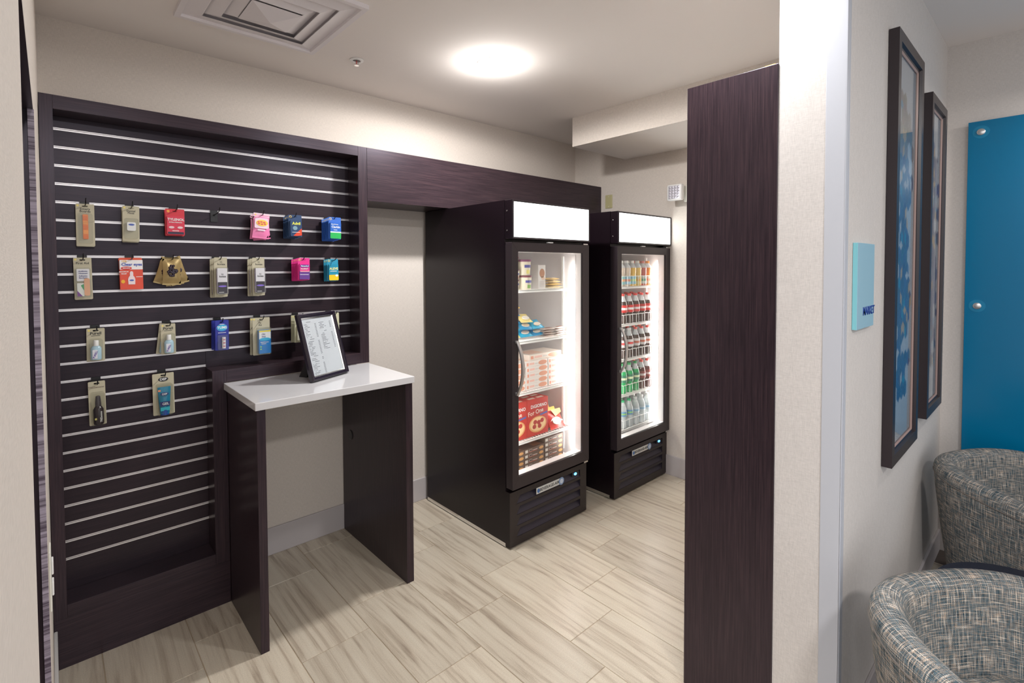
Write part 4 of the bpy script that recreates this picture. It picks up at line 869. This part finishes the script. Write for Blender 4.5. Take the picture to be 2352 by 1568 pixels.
# shelf 1: tubs, cookie carton, wrapped burritos
def tub(lab, x, y, z, r, h, lid, fruit):
    t = thing('ice_cream_tub', lab, 'ice cream tub', (x, y, z), 0, 'ice cream tubs on the top freezer shelf')
    MB().lathe([(r * 0.84, 0), (r * 0.86, 0.002), (r * 0.97, h * 0.86)], 24).build('cup', cm((0.72, 0.66, 0.52), 0.4), t, smooth=True)
    MB().lathe([(r * 1.02, h * 0.86), (r * 1.03, h * 0.98), (r * 0.98, h)], 24).build('lid', cm(lid, 0.35), t, smooth=True)
    def arc(name, a0, a1, z0, z1, col):
        b = MB(); n = 6; vs = []
        for zz_ in (z0, z1):
            rr = r * (0.86 + 0.11 * (zz_ / (h * 0.86))) + 0.0008
            for k in range(n + 1): a = a0 + (a1 - a0) * k / n; vs.append((rr * math.cos(a), rr * math.sin(a), zz_))
        b.add(vs, [(k, k + 1, n + 2 + k, n + 1 + k) for k in range(n)]); b.build(name, cm(col), t)
    arc('name_label', -2.2, -1.0, h * 0.48, h * 0.66, (0.10, 0.10, 0.35)); arc('fruit_print', -1.9, -1.2, h * 0.10, h * 0.34, fruit)
tub('small tub with maroon lid and red fruit, bottom of the left tub stack', FX + 0.165, -0.745, 1.4945, 0.043, 0.062, (0.20, 0.05, 0.07), (0.65, 0.06, 0.04))
tub('small tub with maroon lid, second from the bottom of the left tub stack', FX + 0.168, -0.745, 1.5570, 0.043, 0.062, (0.20, 0.05, 0.07), (0.70, 0.25, 0.15))
tub('larger tub with maroon lid, top of the left tub stack', FX + 0.160, -0.74, 1.6195, 0.045, 0.078, (0.25, 0.06, 0.12), (0.75, 0.62, 0.15))
tub('cream ice cream tub with green leaf print, bottom of the right tub stack', FX + 0.268, -0.745, 1.4945, 0.047, 0.088, (0.20, 0.05, 0.07), (0.25, 0.45, 0.12))
tub('cream ice cream tub with purple lid, top of the right tub stack', FX + 0.262, -0.742, 1.5830, 0.048, 0.098, (0.22, 0.06, 0.14), (0.78, 0.68, 0.20))
def cookie_decor(t, w, d, h):
    slab('bar_print', ell(0.002, h * 0.66, w * 0.36, h * 0.19), -0.0006, 0, cm((0.42, 0.19, 0.10)), t); slab('bite_print', ell(0.010, h * 0.45, w * 0.24, h * 0.07), -0.0006, 0, cm((0.75, 0.52, 0.40)), t)
    for q in range(4): bx('text_line', -w * 0.32, h * (0.10 + q * 0.06), w * 0.3, h * (0.125 + q * 0.06), 0, 0.0005, (0.55, 0.50, 0.48), t, 0.0005)
gbox('ice_cream_carton', 'food box', 'upright white carton with brown ice cream bar picture on the top freezer shelf', FX + 0.372, -0.765, 1.4945, 0.066, 0.062, 0.152, (0.74, 0.70, 0.68), cookie_decor)
for q in range(4):
    t = thing('frozen_wrap', 'gold wrapped frozen sandwich, %s of the pile by the light' % stack_word(q, 4), 'frozen snack', (FX + 0.520 - q * 0.006, -0.755, 1.4945 + 0.0175 * q + 0.0095), 0, 'gold wrapped packs on the top freezer shelf')
    o = puff('wrapper', 0.075, 0.130, 0.018, (0.78, 0.55, 0.22) if q % 2 else (0.82, 0.70, 0.45), t, -0.065, rough=0.28); o.rotation_euler = (PI / 2, 0, PI / 2 + 0.1 * (q - 1))
    boxo('label_patch', cm((0.80, 0.80, 0.78)), -0.030, 0.025, -0.015, 0.012, 0.0085, 0.0094, parent=t)

# ---- bottles in the drinks fridge
GX = 2.9215; DY2 = -0.038
BOT = {
 'juice': dict(prof=[(0.024, 0), (0.029, 0.004), (0.031, 0.012), (0.031, 0.075), (0.029, 0.080), (0.031, 0.086), (0.031, 0.118), (0.033, 0.130), (0.030, 0.148), (0.016, 0.166), (0.015, 0.172)], cap=(0.0165, 0.172, 0.190), lab=(0.0316, 0.015, 0.074)),
 'soda': dict(prof=[(0.022, 0), (0.028, 0.006), (0.030, 0.020), (0.029, 0.050), (0.026, 0.072), (0.031, 0.092), (0.032, 0.110), (0.032, 0.132), (0.030, 0.150), (0.022, 0.175), (0.0135, 0.198), (0.0125, 0.206)], cap=(0.0145, 0.206, 0.222), lab=(0.0332, 0.084, 0.138)),
 'water': dict(prof=[(0.024, 0), (0.030, 0.006), (0.031, 0.030), (0.029, 0.050), (0.031, 0.070), (0.029, 0.085), (0.031, 0.095), (0.031, 0.130), (0.029, 0.150), (0.016, 0.186), (0.0125, 0.194)], cap=(0.0145, 0.194, 0.210), lab=(0.0318, 0.092, 0.128))}
BM = {}
def bottle(kind, liquid, capc, labc, labtxt_col, lab, x, y, z, group, cat='bottle', liquid_mat=None, upper=None):
    key = (kind, liquid, capc, labc)
    if key not in BM:
        s = BOT[kind]
        t = thing('drink_bottle', lab, cat, group=group)
        pr_ = s['prof']
        cut = pr_[-1][1] * (0.80 if kind != 'water' else 0.88)
        lo_ = [q_ for q_ in pr_ if q_[1] < cut]; hi_ = [q_ for q_ in pr_ if q_[1] >= cut]
        (ra, za), (rb, zb) = lo_[-1], hi_[0]; rc = ra + (rb - ra) * (cut - za) / (zb - za)
        MB().lathe(lo_ + [(rc, cut)], 16).build('body', liquid_mat or cm(liquid, 0.10, coat=0.5), t, smooth=True)
        MB().lathe([(rc, cut)] + hi_, 16).build('neck', M['clearbottle'], t, smooth=True)
        if upper:
            top = [(r * 1.012, zz) for r, zz in pr_ if zz >= pr_[-1][1] * 0.80]
            MB().lathe(top, 16).build('neck', M['clearbottle'], t, smooth=True)
        r, z0, z1 = s['cap']; MB().lathe([(r, z0), (r, z1 - 0.002), (r * 0.88, z1)], 16).build('cap', cm(capc, 0.35), t, smooth=True)
        r, z0, z1 = s['lab']; b = MB().lathe([(r, z0), (r, z1)], 20); b.f = b.f[:-2]; b.mi = b.mi[:-2]; lo = b.build('label_band', cm(labc, 0.4), t, smooth=True)
        b = MB().lathe([(r + 0.0004, z0 + (z1 - z0) * 0.35), (r + 0.0004, z0 + (z1 - z0) * 0.65)], 20); b.f = [f for q, f in enumerate(b.f[:-2]) if q % 20 in (11, 12, 13, 14, 15, 16)]; b.mi = b.mi[:len(b.f)]; b.build('label_print', cm(labtxt_col, 0.4), lo)
        BM[key] = t
    else: t = copy_tree(BM[key]); t['label'] = lab; t['group'] = group
    t.location = (x, y, z)
    return t
COLA = (0.045, 0.018, 0.014)
rows = [
 (SH2[0], ['orange bottled juices, top fridge shelf'], [('juice', (0.62, 0.52, 0.42), (0.85, 0.85, 0.83), (0.25, 0.55, 0.55), (0.8, 0.4, 0.2), 'pale pink juice bottle with white cap'), ('juice', (0.60, 0.50, 0.40), (0.85, 0.85, 0.83), (0.30, 0.55, 0.70), (0.75, 0.3, 0.2), 'tan juice bottle with white cap and blue label'), ('juice', (0.78, 0.48, 0.10), (0.86, 0.85, 0.80), (0.28, 0.58, 0.70), (0.5, 0.7, 0.3), 'orange juice bottle with white cap and blue label'), ('juice', (0.82, 0.55, 0.14), (0.87, 0.85, 0.80), (0.75, 0.60, 0.25), (0.85, 0.45, 0.1), 'golden juice bottle with white cap and gold label'), ('juice', (0.55, 0.12, 0.10), (0.80, 0.25, 0.22), (0.55, 0.60, 0.60), (0.1, 0.3, 0.2), 'red juice bottle with pink-red cap'), ('juice', (0.80, 0.30, 0.06), (0.88, 0.32, 0.06), (0.70, 0.45, 0.30), (0.8, 0.2, 0.1), 'orange soda bottle with orange cap')]),
 (SH2[1], ['cola'], [('soda', COLA, (0.75, 0.05, 0.04), (0.62, 0.03, 0.03), (0.85, 0.8, 0.8), 'cola bottle with red cap and red label')] * 5),
 (SH2[2], ['cola'], [('soda', COLA, (0.62, 0.60, 0.60), (0.60, 0.58, 0.58), (0.6, 0.05, 0.05), 'diet cola bottle with silver cap and grey label')] * 2 + [('soda', COLA, (0.72, 0.06, 0.04), (0.66, 0.62, 0.62), (0.5, 0.1, 0.05), 'cola bottle with red cap and pale label')] * 3),
 (SH2[3], ['mixed'], [('soda', (0.02, 0.42, 0.13), (0.03, 0.40, 0.12), (0.03, 0.20, 0.12), (0.7, 0.8, 0.5), 'green lemon soda bottle with green cap')] * 3 + [('soda', (0.10, 0.02, 0.02), (0.75, 0.05, 0.04), (0.25, 0.04, 0.04), (0.7, 0.6, 0.6), 'dark red label cola bottle with red cap')] * 2),
 (SH2[4], ['water'], [('water', (0.45, 0.58, 0.66), (0.03, 0.45, 0.18), (0.10, 0.28, 0.50), (0.3, 0.6, 0.2), 'water bottle with green cap and blue label')] * 2 + [('water', (0.70, 0.74, 0.75), (0.84, 0.85, 0.85), (0.50, 0.58, 0.62), (0.2, 0.4, 0.6), 'clear water bottle with white cap')] * 3)]
gn = ['top', 'second', 'third', 'fourth', 'bottom']
wm = mat('bottled_water', (0.72, 0.78, 0.80), 0.08, alpha=0.55, coat=0.5)
for si, (z, _, items) in enumerate(rows):
    n = len(items)
    for row in range(3):
        for q, (kind, liq, capc, labc, ltc, lab) in enumerate(items):
            x = GX + (0.3375 + (q - 5) * 0.070 + 0.300 - 0.0375 if n == 6 else 0.215 + q * 0.0875) if False else GX + (0.600 - (n - 1 - q) * (0.072 if n == 6 else 0.083))
            y = -0.775 + DY2 + row * 0.072
            bottle(kind, liq, capc, labc, ltc, '%s, %s in %s row, %s shelf' % (lab, ORD[q], ('front', 'middle', 'back')[row], gn[si]), x, y, z + 0.0005, 'bottles on the %s fridge shelf' % gn[si], liquid_mat=wm if kind == 'water' else None, upper=None)
    # bottle guides: front wires hung on the shelf
for si, sh in enumerate([c for c in F2.children if c.name.startswith('shelf') and not c.name.startswith('shelf_s')]):
    z = SH2[si]; n = len(rows[si][2]); pitch = 0.072 if n == 6 else 0.083; x0 = 0.600 - (n - 1) * pitch - pitch / 2
    b = MB(); hz = z + (0.074 if n == 6 else 0.066)
    b.box(x0, 0.637, -0.8125, -0.8105, hz, hz + 0.004)
    for q in range(n + 1):
        xx = min(x0 + q * pitch, 0.636); b.box(xx - 0.001, xx + 0.001, -0.8125, -0.8105, z, hz + 0.004); b.box(xx - 0.001, xx + 0.001, -0.8105, -0.50, hz, hz + 0.003)
    b.build('bottle_guide', M['wire'], sh)

# ------------------------------------------------------------------ things on the walls of the market
t = thing('blank_wall_plate', 'cream blank cover plate on the far wall right of the dark header', 'wall plate', (XE, -0.376, 2.194))
MB().box(-0.006, 0, -0.036, 0.036, -0.057, 0.057).build('plate', M['cream'], t, bevel=0.003)
for z in (-0.042, 0.042):
    MB().lathe([(0.003, 0), (0.003, 0.0012)], 8).build('screw', M['offwhite'], t, loc=(-0.006, 0, z), rot=(0, -PI / 2, 0))
t = thing('emergency_light', 'white emergency light with a square faceted lamp head on the far wall', 'emergency light', (XE, -1.19, 2.172))
MB().box(-0.055, 0, -0.13, 0.10, -0.055, 0.065).build('housing', M['offwhite'], t, bevel=0.006)
MB().tube([(-0.03, 0.10, 0.0), (-0.05, 0.130, 0.01)], 0.014, 12).build('swivel_arm', M['offwhite'], t, smooth=True)
hd_ = MB().box(-0.118, -0.075, 0.085, 0.205, -0.045, 0.075).build('lamp_head', M['white'], t, bevel=0.012, seg=3, smooth=True)
b = MB()
for r_ in range(5):
    for c in range(4):
        y0, z0 = 0.100 + c * 0.0225, -0.033 + r_ * 0.0192; cy, cz = y0 + 0.0112, z0 + 0.0096
        b.add([(-0.1185, y0, z0), (-0.1185, y0 + 0.0225, z0), (-0.1185, y0 + 0.0225, z0 + 0.0192), (-0.1185, y0, z0 + 0.0192), (-0.124, cy, cz)], [(0, 1, 4), (1, 2, 4), (2, 3, 4), (3, 0, 4)])
b.build('faceted_lens', mat('faceted_lens', (0.62, 0.60, 0.66), 0.15, 0.35), hd_)
b = MB(); b.tube([(-0.05, 0.130, 0.01), (-0.08, 0.145, 0.012)], 0.011, 10); b.build('knuckle', M['offwhite'], t)
t = thing('duplex_outlet', 'white wall outlet plate low on the left wall by the display unit', 'outlet', (0.0, -1.085, 0.76))
MB().box(0, 0.005, -0.036, 0.036, -0.085, 0.085).build('plate', M['offwhite'], t, bevel=0.002)
for z in (-0.03, 0.03): MB().box(0.005, 0.010, -0.016, 0.016, z - 0.02, z + 0.02).build('socket', M['white'], t, bevel=0.003)

# ------------------------------------------------------------------ lobby side
t = thing('door_sign', 'small pale aqua acrylic sign reading MARKET on the lobby wall near the corner', 'sign', (1.948, YP0, 1.425))
MB().box(0, 0.215, -0.014, -0.001, 0, 0.282).build('acrylic_plate', [M['signglass']], t, bevel=0.001)
MB().box(-0.001, 0.0, -0.0138, -0.0012, 0.001, 0.281).build('side_edge', M['signedge'], t)
text('MARKET', 0.040, M['signtext'], t, (0.148, -0.0146, 0.055), ex=0.0006, bold=0.0010)
def artwork(x0, w_, z0, z1, lab, seed, top_grey):
    t = thing('framed_artwork', lab, 'artwork', (x0, YP0, z0), 0, 'tall framed prints on the lobby wall')
    W, H = w_, z1 - z0
    frame_ring('frame_moulding', W, H, 0.05, -0.034, -0.0015, M['frame_blk'], t, [(0, -0.0015), (0, -0.034), (0.042, -0.034), (0.046, -0.024), (0.052, -0.022), (0.052, -0.0015)])
    frame_ring('fillet', W, H, 0.05, 0, 0, M['fillet'], t, [(0.052, -0.022), (0.060, -0.018), (0.060, -0.010), (0.052, -0.010)])
    boxo('mat_board', M['matboard'], 0.052, W - 0.052, -0.014, -0.004, 0.052, H - 0.052, parent=t)
    rn = random.Random(seed); verts = []; faces = []; cols = []
    pal = [(0.06, 0.115, 0.29), (0.075, 0.14, 0.33), (0.065, 0.15, 0.36), (0.08, 0.12, 0.27)]
    R_ = 0.036; st = 1.15; ph_ = 1.5 * R_ * st; rows_ = int((H - 0.40) / ph_)
    for r_ in range(rows_ + 1):
        zc = 0.19 + r_ * ph_
        edge_row = r_ in (0, rows_)
        for c in range(5):
            cx = W / 2 + (c - 2 + (0.5 if r_ % 2 else 0.0) - 0.25) * math.sqrt(3) * R_ + 0.012 * math.sin(r_ * 0.5 + seed) * 0
            if c in (0, 4) and rn.random() < 0.62: continue
            if edge_row and rn.random() < 0.5: continue
            if c in (1, 3) and rn.random() < 0.12: continue
            col = rn.choice(pal)
            if zc > H - 0.46 and top_grey: col = rn.choice([(0.24, 0.21, 0.23), (0.30, 0.27, 0.28), (0.27, 0.24, 0.26)])
            hx = [(math.cos(PI / 6 + k * PI / 3) * R_, math.sin(PI / 6 + k * PI / 3) * R_ * st) for k in range(6)]
            tw = rn.randrange(2)
            for k in range(3):
                kite = [(0, 0), hx[(2 * k + tw) % 6], hx[(2 * k + 1 + tw) % 6], hx[(2 * k + 2 + tw) % 6]]
                mx_ = sum(p[0] for p in kite) / 4; mz_ = sum(p[1] for p in kite) / 4
                kk = rn.random()
                if kk < 0.05: continue
                cc = [min(1, v * rn.uniform(0.88, 1.14)) for v in col]
                if 0.05 <= kk < 0.10: cc = (0.66, 0.46, 0.26)
                if 0.10 <= kk < 0.16: cc = (0.04, 0.32, 0.58)
                n0 = len(verts)
                for p in kite: verts.append((cx + mx_ + (p[0] - mx_) * 0.965, -0.0145, zc + mz_ + (p[1] - mz_) * 0.965))
                faces.append((n0, n0 + 1, n0 + 2, n0 + 3)); cols.append(cc)
    me = bpy.data.meshes.new('printed_pattern'); me.from_pydata(verts, [], faces); me.materials.append(M['artprint'])
    ca = me.color_attributes.new('col', 'FLOAT_COLOR', 'CORNER')
    for p_ in me.polygons:
        for li in p_.loop_indices: ca.data[li].color = tuple(cols[p_.index]) + (1,)
    link('printed_pattern', me, t)
    boxo('glass_pane', M['glass'], 0.052, W - 0.052, -0.0185, -0.0170, 0.052, H - 0.052, parent=t)
artwork(2.385, 0.505, 0.862, 2.517, 'tall black framed print of blue hexagon shards, nearer the door sign', 4, True)
artwork(3.115, 0.44, 0.90, 2.445, 'tall black framed print of blue hexagon shards, nearer the blue glass', 9, False)
t = thing('blue_glass_panel', 'large blue glass panel mounted with round standoffs on the lobby end wall', 'glass panel', (XLB - 0.0006, -2.631, 0.42))
MB().box(-0.034, -0.026, -1.80, 0.0, 0.0, 1.987).build('glass_sheet', M['blueglass'], t, bevel=0.001)
for y in (-0.051, -0.90, -1.745):
    for z in (1.928, 0.993, 0.06):
        o = MB().lathe([(0.010, 0.0), (0.010, 0.026)], 14).build('standoff', M['brushed'], t, loc=(0, y, z), rot=(0, -PI / 2, 0))
        MB().lathe([(0.017, 0.0), (0.017, 0.006), (0.014, 0.008)], 20).build('cap', M['brushed'], o, loc=(0, 0, 0.034), smooth=True)
        MB().lathe([(0.034, 0.0), (0.034, 0.0005)], 24).build('washer', M['washer'], o, loc=(0, 0, 0.0342))

def tub_chair(x, y, rz, lab):
    t = thing('tub_chair', lab, 'chair', (x, y, 0), rz, 'tweed tub chairs against the lobby wall')
    # plan: U open to -Y; local back at +Y. parameter s in [0,1] from right arm front round the back to left arm front
    NS, NP = 48, 20
    def path(s, a, b, fr):
        # straight arms then half-superellipse
        La = fr + 0.0; Lc = PI * (a + b) / 2; Lt = 2 * La + Lc; u = s * Lt
        if u < La: return (a, -La + u, 1, 0)
        if u > La + Lc: return (-a, -(u - La - Lc), -1, 0)
        th = (u - La) / Lc * PI; e = 0.80
        cx, sx = math.cos(th), math.sin(th)
        return (a * math.copysign(abs(cx) ** e, cx), b * abs(sx) ** e, cx, sx)
    b = MB(); vs = []; uvs = []
    def rimz(s):
        m_ = abs(s - 0.5) * 2
        f = min(1, max(0, (m_ - 0.30) / 0.55)); f = f * f * (3 - 2 * f)
        return 0.71 - 0.05 * f
    TH = 0.085
    for i in range(NS + 1):
        s = i / NS; rz_ = rimz(s)
        px_, py_, nx, ny = path(s, 0.345, 0.335, 0.30)
        nl = math.hypot(nx, ny); nx /= nl; ny /= nl
        col = []
        # outer profile bottom -> top, roll over, inner down to seat
        zb = 0.15
        for j in range(7):
            f = j / 6; z = zb + (rz_ - 0.045 - zb) * f; k = 1 - 0.17 * (1 - f) ** 1.2
            col.append((px_ * k, py_ * k, z))
        for j in range(1, 8):
            a = PI * j / 8; off = TH / 2 * (1 - math.cos(a)); col.append((px_ - nx * off, py_ - ny * off, rz_ - 0.045 + 0.045 * math.sin(a)))
        for j in range(6):
            f = j / 5; z = rz_ - 0.045 - (rz_ - 0.045 - 0.34) * f; off = TH + 0.03 * f
            col.append((px_ - nx * off, py_ - ny * off, z))
        vs += col
        acc = 0
        for j, c in enumerate(col):
            if j: acc += (Vector(c) - Vector(col[j - 1])).length
            uvs.append((s * 1.75, acc))
    NP = len(vs) // (NS + 1)
    fs = [(i * NP + j, (i + 1) * NP + j, (i + 1) * NP + j + 1, i * NP + j + 1) for i in range(NS) for j in range(NP - 1)]
    # front caps of the arms
    fs.append(tuple(range(NP))); fs.append(tuple(NS * NP + j for j in range(NP))[::-1])
    me = bpy.data.meshes.new('shell'); me.from_pydata(vs, [], fs); me.materials.append(M['tweed'])
    ul = me.uv_layers.new(name='UVMap')
    for p_ in me.polygons:
        for li in p_.loop_indices: ul.data[li].uv = uvs[me.loops[li].vertex_index]
    bm = bmesh.new(); bm.from_mesh(me); bmesh.ops.recalc_face_normals(bm, faces=bm.faces); bm.to_mesh(me); bm.free()
    me.shade_smooth()
    link('shell', me, t)
    # piping under the rolled rim on the outside
    pts = []
    for i in range(NS + 1):
        s = i / NS; px_, py_, nx, ny = path(s, 0.346, 0.336, 0.30); pts.append((px_ * 0.995, py_ * 0.995, rimz(s) - 0.060))
    pb = MB().tube(pts, 0.0030, 6).build('piping', mat('piping_fabric', (0.16, 0.14, 0.125), 0.9), t, smooth=True)
    # seat cushion
    b = MB(); out = []
    N = 28
    for q in range(N):
        a = 2 * PI * q / N; e = 0.55
        out.append((0.245 * math.copysign(abs(math.cos(a)) ** e, math.cos(a)), -0.06 + 0.285 * math.copysign(abs(math.sin(a)) ** e, math.sin(a))))
    lev = [(0.90, 0.31), (0.99, 0.325), (1.0, 0.36), (1.0, 0.42), (0.96, 0.445), (0.80, 0.455), (0.3, 0.46)]
    vs = [(x_ * k, -0.06 + (y_ + 0.06) * k, z) for k, z in lev for x_, y_ in out]
    fs = [(l * N + q, l * N + (q + 1) % N, (l + 1) * N + (q + 1) % N, (l + 1) * N + q) for l in range(len(lev) - 1) for q in range(N)] + [tuple(range(N))[::-1], tuple((len(lev) - 1) * N + q for q in range(N))]
    b.add(vs, fs); o = b.build('seat_cushion', M['tweed'], t, smooth=True)
    ul = o.data.uv_layers.new(name='UVMap')
    for p_ in o.data.polygons:
        for li in p_.loop_indices: v = o.data.vertices[o.data.loops[li].vertex_index].co; ul.data[li].uv = (v.x, v.y + v.z * 0.7)
    MB().box(-0.235, 0.235, -0.30, 0.18, 0.15, 0.30).build('seat_base', M['tweed'], t, bevel=0.03, seg=3, smooth=True)
    for sx in (-1, 1):
        for sy in (-0.27, 0.20):
            MB().lathe([(0.014, 0), (0.022, 0.15)], 12).build('leg', M['wood_leg'], t, loc=(sx * 0.23, sy, 0), smooth=True)
    return t
tub_chair(1.825, -2.99, -0.6, 'grey-blue tweed tub chair in the near foreground, closest to the white partition end')
tub_chair(3.28, -2.94, -0.5, 'grey-blue tweed tub chair beyond the navy table, under the blue glass panel')
t = thing('side_table', 'round navy side table between the two tweed tub chairs', 'table', (2.55, -2.95, 0))
MB().lathe([(0.26, 0.417), (0.275, 0.421), (0.275, 0.440), (0.27, 0.445)], 40).build('table_top', M['navy'], t, smooth=True)
MB().lathe([(0.03, 0.02), (0.025, 0.06), (0.025, 0.417)], 16).build('pedestal', M['black'], t, smooth=True)
MB().lathe([(0.19, 0.0), (0.19, 0.012), (0.03, 0.022)], 32).build('base', M['black'], t, smooth=True)
